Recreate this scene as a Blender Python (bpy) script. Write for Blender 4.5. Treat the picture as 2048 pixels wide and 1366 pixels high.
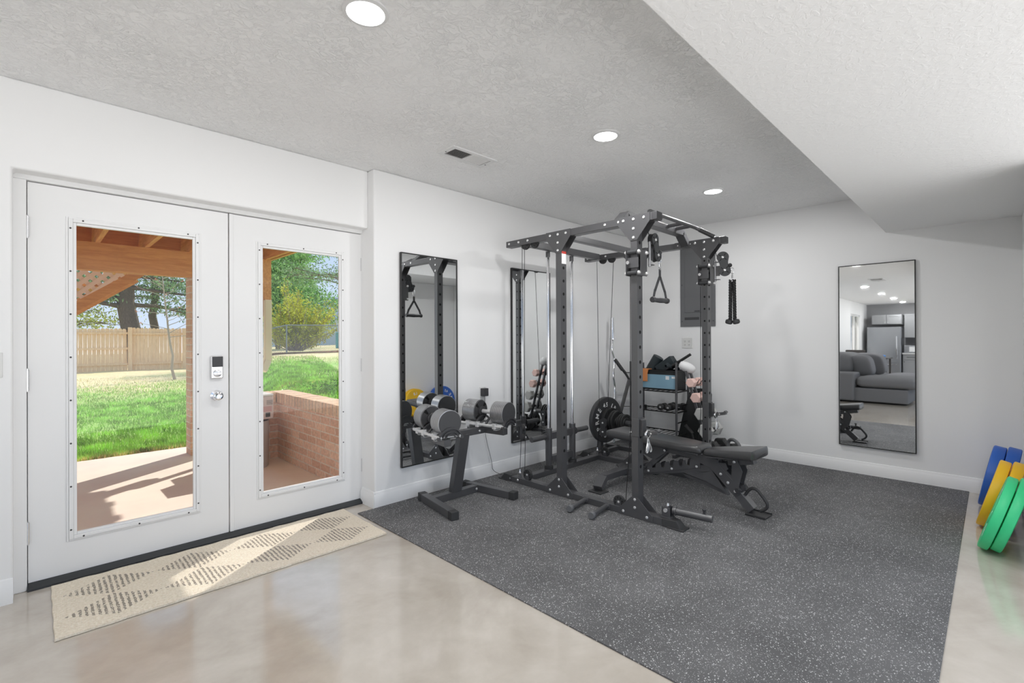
import bpy, bmesh, math, random
from mathutils import Vector, Matrix
random.seed(7)
R = math.radians
PI = math.pi
scene = bpy.context.scene
COL = scene.collection
for o in list(bpy.data.objects):
    bpy.data.objects.remove(o, do_unlink=True)

# ------------------------------------------------------------------ camera
yaw, pitch, roll = R(45.065), R(0.1364), R(-0.2561)
fw = Vector((math.cos(yaw)*math.cos(pitch), math.sin(yaw)*math.cos(pitch), math.sin(pitch)))
rt0 = Vector((math.sin(yaw), -math.cos(yaw), 0)); up0 = rt0.cross(fw)
rt = rt0*math.cos(roll) + up0*math.sin(roll)
up = -rt0*math.sin(roll) + up0*math.cos(roll)
cam = bpy.data.cameras.new('camera'); camo = bpy.data.objects.new('camera', cam); COL.objects.link(camo)
cam.sensor_width = 36.0; cam.lens = 962.08/2048*36.0; cam.shift_y = (673.70-683.0)/2048
cam.clip_start = 0.05; cam.clip_end = 300
m = Matrix((( rt.x, up.x, -fw.x, 0), (rt.y, up.y, -fw.y, 0), (rt.z, up.z, -fw.z, 1.2574), (0, 0, 0, 1)))
camo.matrix_world = m
scene.camera = camo

# ------------------------------------------------------------------ world, sun, exposure
w = bpy.data.worlds.new('sky'); scene.world = w; w.use_nodes = True
nt = w.node_tree; nt.nodes.clear()
tc = nt.nodes.new('ShaderNodeTexCoord'); sx = nt.nodes.new('ShaderNodeSeparateXYZ')
rp = nt.nodes.new('ShaderNodeValToRGB'); mr = nt.nodes.new('ShaderNodeMapRange')
bg = nt.nodes.new('ShaderNodeBackground'); ow = nt.nodes.new('ShaderNodeOutputWorld')
mr.inputs[1].default_value = -1; mr.inputs[2].default_value = 1
nt.links.new(tc.outputs['Generated'], sx.inputs[0]); nt.links.new(sx.outputs[2], mr.inputs[0])
nt.links.new(mr.outputs[0], rp.inputs[0]); nt.links.new(rp.outputs[0], bg.inputs[0]); nt.links.new(bg.outputs[0], ow.inputs[0])
rp.color_ramp.elements[0].position = 0.0; rp.color_ramp.elements[0].color = (2.25, 2.25, 2.24, 1)  # world below the horizon brightened as added fill for ceiling and walls
rp.color_ramp.elements[1].position = 1.0; rp.color_ramp.elements[1].color = (.36, .50, .76, 1)
for pos, c in ((.49, (2.25, 2.25, 2.24, 1)), (.505, (.60, .70, .84, 1)), (.60, (.46, .60, .80, 1))):
    e = rp.color_ramp.elements.new(pos); e.color = c
bg.inputs[1].default_value = 1.0
SUN_DIR = Vector((-.824, -.567, -math.tan(R(46)))).normalized()
sl = bpy.data.lights.new('sun', 'SUN'); so = bpy.data.objects.new('sun', sl); COL.objects.link(so)
so.rotation_euler = SUN_DIR.to_track_quat('-Z', 'Y').to_euler(); sl.energy = 3.3; sl.angle = R(.6); sl.color = (1, .95, .87)
LAMP_W = 11.0
scene.view_settings.view_transform = 'Standard'; scene.view_settings.look = 'None'
scene.view_settings.gamma = 1; scene.view_settings.use_curve_mapping = False
scene.view_settings.exposure = 0.24
scene.cycles.max_bounces = 10; scene.cycles.diffuse_bounces = 6; scene.cycles.glossy_bounces = 5
scene.cycles.transparent_max_bounces = 16

# ------------------------------------------------------------------ materials
def srgb(c):
    return tuple(((v/255)/12.92 if v/255 <= .04045 else ((v/255+.055)/1.055)**2.4) for v in c) + (1,)
M = {}
def mat(name, col, rough=.5, metal=0.0, spec=None, emit=None, es=1.0, alpha=None):
    m = bpy.data.materials.new(name); m.use_nodes = True
    b = m.node_tree.nodes['Principled BSDF']
    b.inputs['Base Color'].default_value = srgb(col); b.inputs['Roughness'].default_value = rough
    b.inputs['Metallic'].default_value = metal
    if spec is not None: b.inputs['Specular IOR Level'].default_value = spec
    if emit: b.inputs['Emission Color'].default_value = srgb(emit); b.inputs['Emission Strength'].default_value = es
    M[name] = m
    return m
def nodes(m): return m.node_tree, m.node_tree.nodes['Principled BSDF']
def N(nt, t, **kw):
    n = nt.nodes.new('ShaderNode'+t)
    for k, v in kw.items():
        if isinstance(k, str) and hasattr(n, k): setattr(n, k, v)
        else: n.inputs[k.replace('_', ' ')].default_value = v
    return n
def coords(nt, scale=(1, 1, 1), kind='Object'):
    t = nt.nodes.new('ShaderNodeTexCoord'); mp = nt.nodes.new('ShaderNodeMapping'); mp.inputs['Scale'].default_value = scale
    nt.links.new(t.outputs[kind], mp.inputs[0]); return mp.outputs[0]
def bump(m, height, strength=.3, dist=.01):
    nt, b = nodes(m); bn = nt.nodes.new('ShaderNodeBump'); bn.inputs['Strength'].default_value = strength
    bn.inputs['Distance'].default_value = dist; nt.links.new(height, bn.inputs['Height']); nt.links.new(bn.outputs[0], b.inputs['Normal'])
def noise(nt, vec, scale, detail=3, rough=.5, dist=0):
    n = nt.nodes.new('ShaderNodeTexNoise'); n.inputs['Scale'].default_value = scale; n.inputs['Detail'].default_value = detail
    n.inputs['Roughness'].default_value = rough; n.inputs['Distortion'].default_value = dist
    nt.links.new(vec, n.inputs['Vector']); return n.outputs['Fac']
def ramp(nt, fac, stops):
    r = nt.nodes.new('ShaderNodeValToRGB'); e = r.color_ramp.elements
    e[0].position, e[0].color = stops[0][0], stops[0][1]; e[1].position, e[1].color = stops[-1][0], stops[-1][1]
    for p, c in stops[1:-1]:
        x = e.new(p); x.color = c
    nt.links.new(fac, r.inputs[0]); return r.outputs[0]
def mixc(nt, fac, a, b, mode='MIX'):
    x = nt.nodes.new('ShaderNodeMix'); x.data_type = 'RGBA'; x.blend_type = mode
    for s, v in ((0, fac), (6, a), (7, b)):
        if isinstance(v, (tuple, float, int)): x.inputs[s].default_value = v
        else: nt.links.new(v, x.inputs[s])
    return x.outputs[2]
def math_(nt, op, a, b=0.0, c=None):
    x = nt.nodes.new('ShaderNodeMath'); x.operation = op
    for i, v in enumerate((a, b) if c is None else (a, b, c)):
        if isinstance(v, (float, int)): x.inputs[i].default_value = v
        else: nt.links.new(v, x.inputs[i])
    return x.outputs[0]

# painted surfaces
m = mat('wall_paint', (238, 238, 238), .55); nt, b = nodes(m); v = coords(nt); bump(m, noise(nt, v, 60, 4), .08, .003)
m = mat('trim_paint', (236, 236, 236), .35)
m = mat('door_paint', (236, 236, 236), .42)
m = mat('ceiling_paint', (248, 248, 248), .8); nt, b = nodes(m); v = coords(nt)
n1 = noise(nt, v, 26, 5, .65, 1.6); n2 = noise(nt, v, 3, 2)
h = ramp(nt, n1, [(.46, (0, 0, 0, 1)), (.58, (1, 1, 1, 1))])
h2 = math_(nt, 'MULTIPLY', h, n2); bump(m, h2, .75, .006)
m = mat('soffit_paint', (246, 246, 246), .7); nt, b = nodes(m); v = coords(nt)
h = ramp(nt, noise(nt, v, 40, 4, .6, .8), [(.45, (0, 0, 0, 1)), (.6, (1, 1, 1, 1))]); bump(m, h, .2, .004)
m = mat('hall_dark_wall', (150, 150, 152), .6)
# concrete
m = mat('polished_concrete', (190, 180, 170), .16, 0, .8); m.node_tree.nodes['Principled BSDF'].inputs['Coat Weight'].default_value = .5; m.node_tree.nodes['Principled BSDF'].inputs['Coat Roughness'].default_value = .08; nt, b = nodes(m); v = coords(nt)
a = noise(nt, v, 1.3, 6, .62, .6); c = noise(nt, v, 7, 6, .6, .3)
c1 = ramp(nt, a, [(.30, srgb((176, 167, 155))), (.5, srgb((194, 186, 175))), (.7, srgb((208, 201, 192)))])
c2 = ramp(nt, c, [(.35, (.84, .82, .80, 1)), (.65, (1.0, 1.0, 1.0, 1))])
nt.links.new(mixc(nt, .55, c1, c2, 'MULTIPLY'), b.inputs['Base Color'])
r_ = ramp(nt, c, [(.3, (.20, .20, .20, 1)), (.7, (.10, .10, .10, 1))]); nt.links.new(r_, b.inputs['Roughness'])
bump(m, noise(nt, v, 3, 3), .02, .002)
# rubber mat with flecks
m = mat('fleck_rubber', (84, 84, 86), .85); nt, b = nodes(m); v = coords(nt)
def flecks(nt, v, sc, keep, sz):
    vo = nt.nodes.new('ShaderNodeTexVoronoi'); vo.inputs['Scale'].default_value = sc; nt.links.new(v, vo.inputs['Vector'])
    s = nt.nodes.new('ShaderNodeSeparateColor'); nt.links.new(vo.outputs['Color'], s.inputs[0])
    return math_(nt, 'MULTIPLY', math_(nt, 'GREATER_THAN', s.outputs[0], keep), math_(nt, 'LESS_THAN', vo.outputs['Distance'], sz))
f1 = flecks(nt, v, 130, .84, .32); f2 = flecks(nt, v, 240, .74, .36)
f = math_(nt, 'MAXIMUM', f1, math_(nt, 'MULTIPLY', f2, .6))
dust = ramp(nt, noise(nt, v, 2.2, 5, .6), [(.35, srgb((84, 84, 85))), (.7, srgb((104, 104, 105)))])
nt.links.new(mixc(nt, f, dust, srgb((210, 210, 210))), b.inputs['Base Color']); bump(m, noise(nt, v, 260, 2), .3, .002)
# rug
m = mat('woven_rug', (214, 200, 180), .95); nt, b = nodes(m); v = coords(nt)
s = nt.nodes.new('ShaderNodeSeparateXYZ'); nt.links.new(v, s.inputs[0])
nx = noise(nt, v, 60, 2)
def cell(o, size, off):
    q = math_(nt, 'ADD', math_(nt, 'MULTIPLY', o, 1/size), off)
    return math_(nt, 'ABSOLUTE', math_(nt, 'SUBTRACT', math_(nt, 'FRACT', q), .5))
ax = cell(s.outputs[0], .372, .0); ay = cell(s.outputs[1], .250, .0)
dia = math_(nt, 'LESS_THAN', math_(nt, 'ADD', ax, ay), math_(nt, 'ADD', .485, math_(nt, 'MULTIPLY', math_(nt, 'SUBTRACT', nx, .5), .06)))
inx = math_(nt, 'LESS_THAN', math_(nt, 'ABSOLUTE', s.outputs[0]), .744); iny = math_(nt, 'LESS_THAN', math_(nt, 'ABSOLUTE', s.outputs[1]), .250)
stripe = math_(nt, 'GREATER_THAN', math_(nt, 'FRACT', math_(nt, 'ADD', math_(nt, 'MULTIPLY', s.outputs[0], 46), math_(nt, 'MULTIPLY', nx, .5))), .52)
dash = math_(nt, 'GREATER_THAN', noise(nt, v, 110, 1), .40)
mk = math_(nt, 'MULTIPLY', math_(nt, 'MULTIPLY', dia, math_(nt, 'MULTIPLY', inx, iny)), math_(nt, 'MULTIPLY', stripe, dash))
cream = ramp(nt, noise(nt, v, 90, 3), [(.3, srgb((222, 209, 188))), (.7, srgb((242, 233, 217)))])
nt.links.new(mixc(nt, math_(nt, 'MULTIPLY', mk, .70), cream, srgb((92, 84, 80))), b.inputs['Base Color'])
wv = nt.nodes.new('ShaderNodeTexWave'); wv.inputs['Scale'].default_value = 60; wv.inputs['Distortion'].default_value = 2; nt.links.new(v, wv.inputs[0])
bump(m, math_(nt, 'ADD', wv.outputs['Fac'], noise(nt, v, 200, 2)), .5, .003)
# metals, plastics
m = mat('black_steel', (76, 76, 78), .30, 0, .7); nt, b = nodes(m); v = coords(nt); bump(m, noise(nt, v, 400, 2), .06, .001)
mat('dark_steel', (58, 58, 60), .42); mat('hole_black', (8, 8, 8), .9)
mat('bolt_zinc', (236, 236, 236), .22, .6); mat('chrome', (235, 235, 238), .08, 1.0); mat('satin_chrome', (225, 225, 226), .25, 1.0)
mat('black_rubber', (54, 54, 55), .55); mat('cable_black', (30, 30, 31), .5)
m = mat('black_vinyl', (62, 62, 63), .30, 0, .6); nt, b = nodes(m); v = coords(nt); bump(m, noise(nt, v, 120, 3), .12, .002)
m = mat('machined_steel', (150, 150, 152), .32, .85)
mat('silver_tray', (214, 214, 214), .3, .35)
m = mat('plate_steel', (120, 120, 122), .34, .75)
nt, b = nodes(m); v = coords(nt); ss = nt.nodes.new('ShaderNodeSeparateXYZ'); nt.links.new(v, ss.inputs[0])
ln = math_(nt, 'GREATER_THAN', math_(nt, 'FRACT', math_(nt, 'MULTIPLY', ss.outputs[1], 62)), .14)
nt.links.new(mixc(nt, ln, srgb((52, 52, 53)), srgb((168, 168, 170))), b.inputs['Base Color'])
mat('charcoal_plate', (64, 64, 66), .45); mat('mirror_glass', (238, 240, 240), .015, 1.0); mat('mirror_frame', (34, 34, 34), .45)
mat('white_print', (235, 235, 235), .6); mat('panel_grey', (104, 105, 107), .5); mat('panel_dark', (60, 61, 63), .5)
mat('outlet_white', (222, 222, 220), .35); mat('slot_dark', (60, 60, 60), .6); mat('vent_dark', (96, 96, 96), .7)
mat('blue_bumper', (44, 98, 190), .45); mat('yellow_bumper', (240, 190, 34), .45); mat('green_bumper', (58, 206, 138), .45)
mat('lamp_glass', (255, 255, 255), .5, emit=(255, 255, 255), es=6.0)
mat('pink_rubber', (238, 202, 192), .7); mat('grey_iron', (190, 190, 187), .6); mat('black_iron', (46, 46, 46), .5)
mat('orange_foam', (214, 138, 82), .7); mat('bin_blue', (134, 172, 192), .35); mat('bin_black', (26, 28, 29), .6); mat('teal_black', (40, 50, 54), .55)
mat('white_plastic', (225, 225, 225), .4); mat('red_print', (190, 60, 50), .6)
mat('threshold', (62, 64, 66), .4, .4); mat('grey_fabric', (112, 112, 114), .95); mat('grey_cushion', (126, 126, 129), .95)
mat('cabinet_grey', (150, 151, 153), .5); mat('fridge_steel', (168, 170, 174), .25, .8); mat('counter', (205, 205, 205), .3)
mat('backsplash', (90, 90, 92), .3); mat('dark_wood', (70, 66, 64), .5); mat('blue_cloth', (60, 130, 200), .7)
m = mat('window_glass', (255, 255, 255), .0); m.use_transparent_shadow = True; nt = m.node_tree; nt.nodes.clear()
o_ = nt.nodes.new('ShaderNodeOutputMaterial'); tr = nt.nodes.new('ShaderNodeBsdfTransparent'); gl = nt.nodes.new('ShaderNodeBsdfGlossy')
gl.inputs['Roughness'].default_value = .0; mx = nt.nodes.new('ShaderNodeMixShader'); lw = nt.nodes.new('ShaderNodeLayerWeight'); lw.inputs[0].default_value = .5; fr = nt.nodes.new('ShaderNodeMapRange'); fr.inputs[3].default_value = .02; fr.inputs[4].default_value = .55; fr.inputs[1].default_value = .35; nt.links.new(lw.outputs['Facing'], fr.inputs[0])
nt.links.new(fr.outputs[0], mx.inputs[0]); nt.links.new(tr.outputs[0], mx.inputs[1]); nt.links.new(gl.outputs[0], mx.inputs[2]); nt.links.new(mx.outputs[0], o_.inputs[0])
# outdoors
def brick_mat(name, c1, c2, mortar, sc, axis):
    m = mat(name, c1, .9); nt, b = nodes(m); t = nt.nodes.new('ShaderNodeTexCoord'); s = nt.nodes.new('ShaderNodeSeparateXYZ')
    cb = nt.nodes.new('ShaderNodeCombineXYZ'); nt.links.new(t.outputs['Object'], s.inputs[0])
    nt.links.new(s.outputs[axis], cb.inputs[0]); nt.links.new(s.outputs[2], cb.inputs[1])
    br = nt.nodes.new('ShaderNodeTexBrick'); nt.links.new(cb.outputs[0], br.inputs['Vector'])
    br.inputs['Color1'].default_value = srgb(c1); br.inputs['Color2'].default_value = srgb(c2); br.inputs['Mortar'].default_value = srgb(mortar)
    br.inputs['Scale'].default_value = 1; br.inputs['Brick Width'].default_value = sc[0]; br.inputs['Row Height'].default_value = sc[1]; br.inputs['Mortar Size'].default_value = .006
    n = noise(nt, t.outputs['Object'], 40, 4)
    g = ramp(nt, n, [(.3, (.72, .72, .72, 1)), (.7, (1.15, 1.15, 1.15, 1))])
    nt.links.new(mixc(nt, .6, br.outputs[0], g, 'MULTIPLY'), b.inputs['Base Color'])
    bump(m, math_(nt, 'SUBTRACT', n, br.outputs['Fac']), .6, .006)
brick_mat('brick_x', (232, 196, 172), (210, 168, 144), (226, 214, 200), (.21, .075), 0)
brick_mat('brick_y', (240, 206, 182), (220, 178, 154), (232, 220, 206), (.21, .075), 1)
brick_mat('brick_cap', (240, 212, 184), (222, 186, 158), (190, 172, 156), (.075, .3), 1)
def wood_mat(name, c1, c2, sc, rough=.75):
    m = mat(name, c1, rough); nt, b = nodes(m); v = coords(nt, sc)
    n = noise(nt, v, 6, 5, .6, .4); n2 = noise(nt, v, 40, 3)
    nt.links.new(ramp(nt, math_(nt, 'ADD', math_(nt, 'MULTIPLY', n, .7), math_(nt, 'MULTIPLY', n2, .3)), [(.3, srgb(c1)), (.7, srgb(c2))]), b.inputs['Base Color'])
    bump(m, n2, .3, .003)
wood_mat('deck_wood_x', (196, 130, 70), (230, 170, 104), (.6, 6, 6)); wood_mat('deck_wood_y', (190, 124, 66), (236, 180, 116), (6, .6, 6))
wood_mat('fence_wood', (228, 188, 142), (250, 220, 182), (3, 3, .5)); wood_mat('bark', (92, 82, 74), (140, 126, 112), (8, 8, 1.2), .95)
mat('lattice_tan', (244, 216, 196), .8); mat('downspout_cream', (226, 212, 186), .5); mat('galvanized', (150, 156, 160), .45, .5)
m = mat('patio_concrete', (212, 184, 150), .85); nt, b = nodes(m); v = coords(nt)
nt.links.new(ramp(nt, noise(nt, v, 1.6, 6, .6), [(.3, srgb((236, 218, 206))), (.7, srgb((246, 236, 220)))]), b.inputs['Base Color'])
m = mat('lawn_green', (110, 150, 60), .95); nt, b = nodes(m); v = coords(nt)
s = nt.nodes.new('ShaderNodeSeparateXYZ'); nt.links.new(v, s.inputs[0])
big = noise(nt, v, .35, 4); fine = noise(nt, v, 12, 4)
far = nt.nodes.new('ShaderNodeMapRange'); far.inputs[1].default_value = 13; far.inputs[2].default_value = 19; nt.links.new(s.outputs[1], far.inputs[0])
k = math_(nt, 'ADD', far.outputs[0], math_(nt, 'MULTIPLY', math_(nt, 'SUBTRACT', big, .5), 2.2))
k.node.use_clamp = True
g = ramp(nt, fine, [(.3, srgb((130, 172, 76))), (.7, srgb((176, 208, 110)))])
st = ramp(nt, fine, [(.3, srgb((214, 190, 136))), (.7, srgb((242, 226, 180)))])
nt.links.new(mixc(nt, k, g, st), b.inputs['Base Color'])
def leaf_mat(name, c, rough=.7):
    m = mat(name, c, rough); nt, b = nodes(m); v = coords(nt); n = noise(nt, v, 3, 3)
    c2 = tuple(min(255, int(x*1.25)) for x in c); c0 = tuple(int(x*.72) for x in c)
    nt.links.new(ramp(nt, n, [(.35, srgb(c0)), (.65, srgb(c2))]), b.inputs['Base Color'])
    b.inputs['Subsurface Weight'].default_value = 0
    nt.nodes.remove(nt.nodes['Material Output']) if False else None
leaf_mat('grass_blade', (166, 204, 104)); leaf_mat('straw_blade', (222, 196, 136)); leaf_mat('pine_needles', (140, 168, 122)); leaf_mat('cedar_leaves', (146, 186, 110))
leaf_mat('bush_leaves', (246, 240, 84)); leaf_mat('weed_leaves', (112, 170, 52)); leaf_mat('oak_leaves', (176, 186, 96)); mat('twig', (176, 160, 146), .9); mat('bud', (220, 150, 110), .8)
mat('bin_grey', (176, 168, 164), .7); mat('bin_label', (206, 188, 184), .6); mat('label_pink', (196, 150, 148), .6); mat('label_dark', (70, 66, 64), .6)
mat('house_siding', (200, 214, 226), .8); mat('house_roof', (122, 134, 158), .8); mat('mulch', (150, 104, 78), .95); mat('teal_tarp', (110, 190, 214), .6)
# ------------------------------------------------------------------ mesh building
class MB:
    def __init__(s): s.v = []; s.f = []; s.mi = []; s.cur = 0
    def mat(s, i): s.cur = i; return s
    def add(s, vs, fs):
        o = len(s.v); s.v += [Vector(v) for v in vs]
        for f in fs: s.f.append([o+i for i in f]); s.mi.append(s.cur)
        return s
    def box(s, x0, x1, y0, y1, z0, z1):
        return s.add([(x0,y0,z0),(x1,y0,z0),(x1,y1,z0),(x0,y1,z0),(x0,y0,z1),(x1,y0,z1),(x1,y1,z1),(x0,y1,z1)],
              [(0,3,2,1),(4,5,6,7),(0,1,5,4),(1,2,6,5),(2,3,7,6),(3,0,4,7)])
    def bar(s, p0, p1, w, h, upv=(0,0,1), ext=0):          # rectangular bar from p0 to p1; w across, h along 'up'
        p0, p1 = Vector(p0), Vector(p1); d = (p1-p0).normalized(); p0 = p0-d*ext; p1 = p1+d*ext
        u = Vector(upv); a = d.cross(u)
        if a.length < 1e-5: a = d.cross(Vector((0, 1, 0)))
        a.normalize(); u = a.cross(d).normalized(); a *= w/2; u *= h/2
        c = [p0-a-u, p0+a-u, p0+a+u, p0-a+u, p1-a-u, p1+a-u, p1+a+u, p1-a+u]
        return s.add(c, [(0,1,2,3),(7,6,5,4),(0,4,5,1),(1,5,6,2),(2,6,7,3),(3,7,4,0)])
    def cyl(s, p0, p1, r, r1=None, n=20, cap=True):
        p0, p1 = Vector(p0), Vector(p1); r1 = r if r1 is None else r1; d = (p1-p0).normalized()
        a = d.orthogonal().normalized(); b_ = d.cross(a)
        vs = []
        for p, q in ((p0, r), (p1, r1)):
            for i in range(n):
                t = 2*PI*i/n; vs.append(p + a*math.cos(t)*q + b_*math.sin(t)*q)
        fs = [(i, (i+1) % n, n+(i+1) % n, n+i) for i in range(n)]
        if cap: fs += [tuple(reversed(range(n))), tuple(range(n, 2*n))]
        return s.add(vs, fs)
    def lathe(s, prof, p0, axis, n=32):                    # prof: list of (distance along axis, radius)
        p0, d = Vector(p0), Vector(axis).normalized(); a = d.orthogonal().normalized(); b_ = d.cross(a); vs = []; fs = []
        for h, r in prof:
            for i in range(n):
                t = 2*PI*i/n; vs.append(p0 + d*h + (a*math.cos(t)+b_*math.sin(t))*max(r, 1e-5))
        for k in range(len(prof)-1):
            for i in range(n):
                j = (i+1) % n; fs.append((k*n+i, k*n+j, (k+1)*n+j, (k+1)*n+i))
        fs.append(tuple(reversed(range(n)))); fs.append(tuple(range((len(prof)-1)*n, len(prof)*n)))
        return s.add(vs, fs)
    def tube(s, pts, r, n=10, closed=False, rad=None):
        pts = [Vector(p) for p in pts]; L = len(pts); vs = []; fs = []
        def tan(i):
            a = pts[(i-1) % L] if (closed or i > 0) else pts[i]; b_ = pts[(i+1) % L] if (closed or i < L-1) else pts[i]
            return (b_-a).normalized()
        nrm = tan(0).orthogonal().normalized()
        for i in range(L):
            t = tan(i); nrm = (nrm - t*nrm.dot(t)).normalized(); b_ = t.cross(nrm); q = rad[i] if rad else r
            for k in range(n):
                g = 2*PI*k/n; vs.append(pts[i] + (nrm*math.cos(g)+b_*math.sin(g))*q)
        for i in range(L if closed else L-1):
            for k in range(n):
                j = (k+1) % n; i2 = (i+1) % L; fs.append((i*n+k, i*n+j, i2*n+j, i2*n+k))
        if not closed: fs += [tuple(reversed(range(n))), tuple(range((L-1)*n, L*n))]
        return s.add(vs, fs)
    def prism(s, poly, ext):                               # poly: 3D points, extruded by vector ext
        poly = [Vector(p) for p in poly]; ext = Vector(ext); n = len(poly)
        return s.add(poly + [p+ext for p in poly], [tuple(reversed(range(n))), tuple(range(n, 2*n))] + [(i, (i+1) % n, n+(i+1) % n, n+i) for i in range(n)])
    def quad(s, a, b_, c, d): return s.add([a, b_, c, d], [(0, 1, 2, 3)])
    def grid(s, fn, nu, nv, closed_u=False):
        vs = [fn(i/nu, j/nv) for j in range(nv+1) for i in range(nu+1)]
        return s.add(vs, [(j*(nu+1)+i, j*(nu+1)+i+1, (j+1)*(nu+1)+i+1, (j+1)*(nu+1)+i) for j in range(nv) for i in range(nu)])
    def merge(s, o, M4=None):
        k = len(s.v); s.v += [(M4 @ v if M4 else v.copy()) for v in o.v]
        for f, mi in zip(o.f, o.mi): s.f.append([k+i for i in f]); s.mi.append(mi)
        return s
    def build(s, name, mats, parent=None, bev=0, seg=2, loc=None, ang=35, fix=True):
        if not isinstance(mats, (list, tuple)): mats = [mats]
        me = bpy.data.meshes.new(name)
        off = Vector(loc) if loc is not None else Vector((0, 0, 0))
        me.from_pydata([tuple(v-off) for v in s.v], [], s.f)
        for x in mats: me.materials.append(M[x])
        me.polygons.foreach_set('material_index', s.mi)
        if fix:
            bm = bmesh.new(); bm.from_mesh(me); bmesh.ops.recalc_face_normals(bm, faces=bm.faces); bm.to_mesh(me); bm.free()
        me.polygons.foreach_set('use_smooth', [True]*len(me.polygons))
        me.set_sharp_from_angle(angle=R(ang)); me.update()
        o = bpy.data.objects.new(name, me); COL.objects.link(o); o.location = off
        if parent: o.parent = parent
        if bev:
            b_ = o.modifiers.new('bevel', 'BEVEL'); b_.width = bev; b_.segments = seg; b_.limit_method = 'ANGLE'; b_.angle_limit = R(40)
            b_.harden_normals = True
        return o
def bx(x0, x1, y0, y1, z0, z1): return MB().box(x0, x1, y0, y1, z0, z1)
def tag(o, label, cat=None, group=None, kind=None):
    o['label'] = label
    if cat: o['category'] = cat
    if group: o['group'] = group
    if kind: o['kind'] = kind
    return o
def struct(o, label=None):
    o['kind'] = 'structure'
    if label: o['label'] = label; o['category'] = label.split()[-1] if False else o.name.split('_')[0].split('.')[0]
    return o
def thing(name, label, cat, loc=(0, 0, 0), rot=(0, 0, 0), group=None):
    o = bpy.data.objects.new(name, None); COL.objects.link(o); o.location = loc; o.rotation_euler = rot; o.empty_display_size = .1
    return tag(o, label, cat, group)
def kids(o): return [c for c in bpy.data.objects if c.parent == o]
def dup(root, loc=None, rot=None, label=None, scale=None):
    c = root.copy(); COL.objects.link(c)
    if loc is not None: c.location = loc
    if rot is not None: c.rotation_euler = rot
    if scale is not None: c.scale = scale
    if label: c['label'] = label
    for ch in kids(root):
        d = ch.copy(); COL.objects.link(d); d.parent = c
        for g in kids(ch):
            e = g.copy(); COL.objects.link(e); e.parent = d
    return c
def wpart(name, mb, mats, root, **k):                      # mb given in world coordinates; root an unrotated Empty
    for v in mb.v: v -= root.matrix_basis.translation
    return mb.build(name, mats, root, **k)
def link(name, me, parent, loc, rot=None):
    o = bpy.data.objects.new(name, me); COL.objects.link(o); o.parent = parent; o.location = loc
    if rot is not None: o.rotation_euler = rot
    return o
def text_mesh(txt, size, depth=.0008, shear=0):
    cu = bpy.data.curves.new('t', 'FONT'); cu.body = txt; cu.size = size; cu.extrude = depth/2; cu.align_x = 'CENTER'; cu.align_y = 'CENTER'
    cu.resolution_u = 2
    try: cu.offset = size*.02
    except Exception: pass
    ob = bpy.data.objects.new('t', cu); COL.objects.link(ob)
    bpy.context.view_layer.update()
    me = bpy.data.meshes.new_from_object(ob.evaluated_get(bpy.context.evaluated_depsgraph_get()))
    vs = [v.co.copy() for v in me.vertices]; fs = [tuple(p.vertices) for p in me.polygons]
    bpy.data.objects.remove(ob, do_unlink=True); bpy.data.meshes.remove(me); bpy.data.curves.remove(cu)
    return vs, fs
def text_mb(txt, size, origin, xdir, ydir, depth=.0008):
    o = Vector(origin); X = Vector(xdir).normalized(); Y = Vector(ydir).normalized(); Z = X.cross(Y)
    vs, fs = text_mesh(txt, size, depth); mb = MB(); mb.add([o + X*v.x + Y*v.y + Z*(v.z+depth/2) for v in vs], fs); return mb
def arc_text_mb(txt, size, radius, start, step):           # letters standing outward on a circle in the local XY plane, clockwise
    mb = MB()
    for i, ch in enumerate(txt):
        if ch == ' ': continue
        a = start - i*step; vs, fs = text_mesh(ch, size)
        X = Vector((math.sin(a), -math.cos(a), 0)); Y = Vector((math.cos(a), math.sin(a), 0)); o = Y*radius
        mb.add([o + X*v.x + Y*v.y + Vector((0, 0, v.z+.0004)) for v in vs], fs)
    return mb
# ------------------------------------------------------------------ room shell
H = 2.522; Y1 = 3.334; Y2 = 3.249; XF = 5.352; YR = -0.155; YS = 0.672; HS = 2.174; KX = -9.5
struct(bx(KX-.2, XF+.2, -1.7, 3.46, -.12, 0).build('floor', 'polished_concrete'), 'polished beige grey stained concrete floor')
struct(bx(KX-.2, XF+.2, YS, 3.7, H, H+.15).build('ceiling', 'ceiling_paint'), 'white textured knockdown ceiling with round lights')
struct(bx(-1.6, XF+.2, -1.7, YS, HS, H+.15).build('trim_1', 'soffit_paint', bev=.004), 'lowered white ceiling soffit over the right side of the room')
struct(bx(KX-.2, -1.6, -1.7, YS, H, H+.15).build('ceiling_hall', 'ceiling_paint'), 'white ceiling over the kitchen end of the room')
# left wall: plane Y1 with the door opening and the kitchen window, then the thicker wall with the mirrors
wl = MB()
wl.box(KX-.2, -8.47, Y1, 3.57, 0, H); wl.box(-8.47, -7.13, Y1, 3.57, 0, .40); wl.box(-8.47, -7.13, Y1, 3.57, 2.12, H)
wl.prism([(-7.13, Y1, 0), (-.066, Y1, 0), (-.066, Y1, 2.088), (1.80, Y1, 2.088), (1.80, Y1, H), (-7.13, Y1, H)], (0, .236, 0))
struct(wl.build('wall_left', 'wall_paint', bev=.012, seg=3), 'white wall around and left of the double doors')
struct(bx(1.797, XF+.2, Y2, 3.57, 0, H).build('wall_mirrors', 'wall_paint', bev=.014, seg=3), 'white wall behind the dumbbell stand with two tall mirrors')
struct(bx(XF, XF+.2, YR-.2, Y2, 0, H).build('wall_far', 'wall_paint'), 'white far wall with the electrical panel')
struct(bx(3.72, XF, YR-.15, YR, 0, HS).build('wall_right', 'wall_paint', bev=.01), 'white wall behind the coloured bumper plates')
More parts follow.
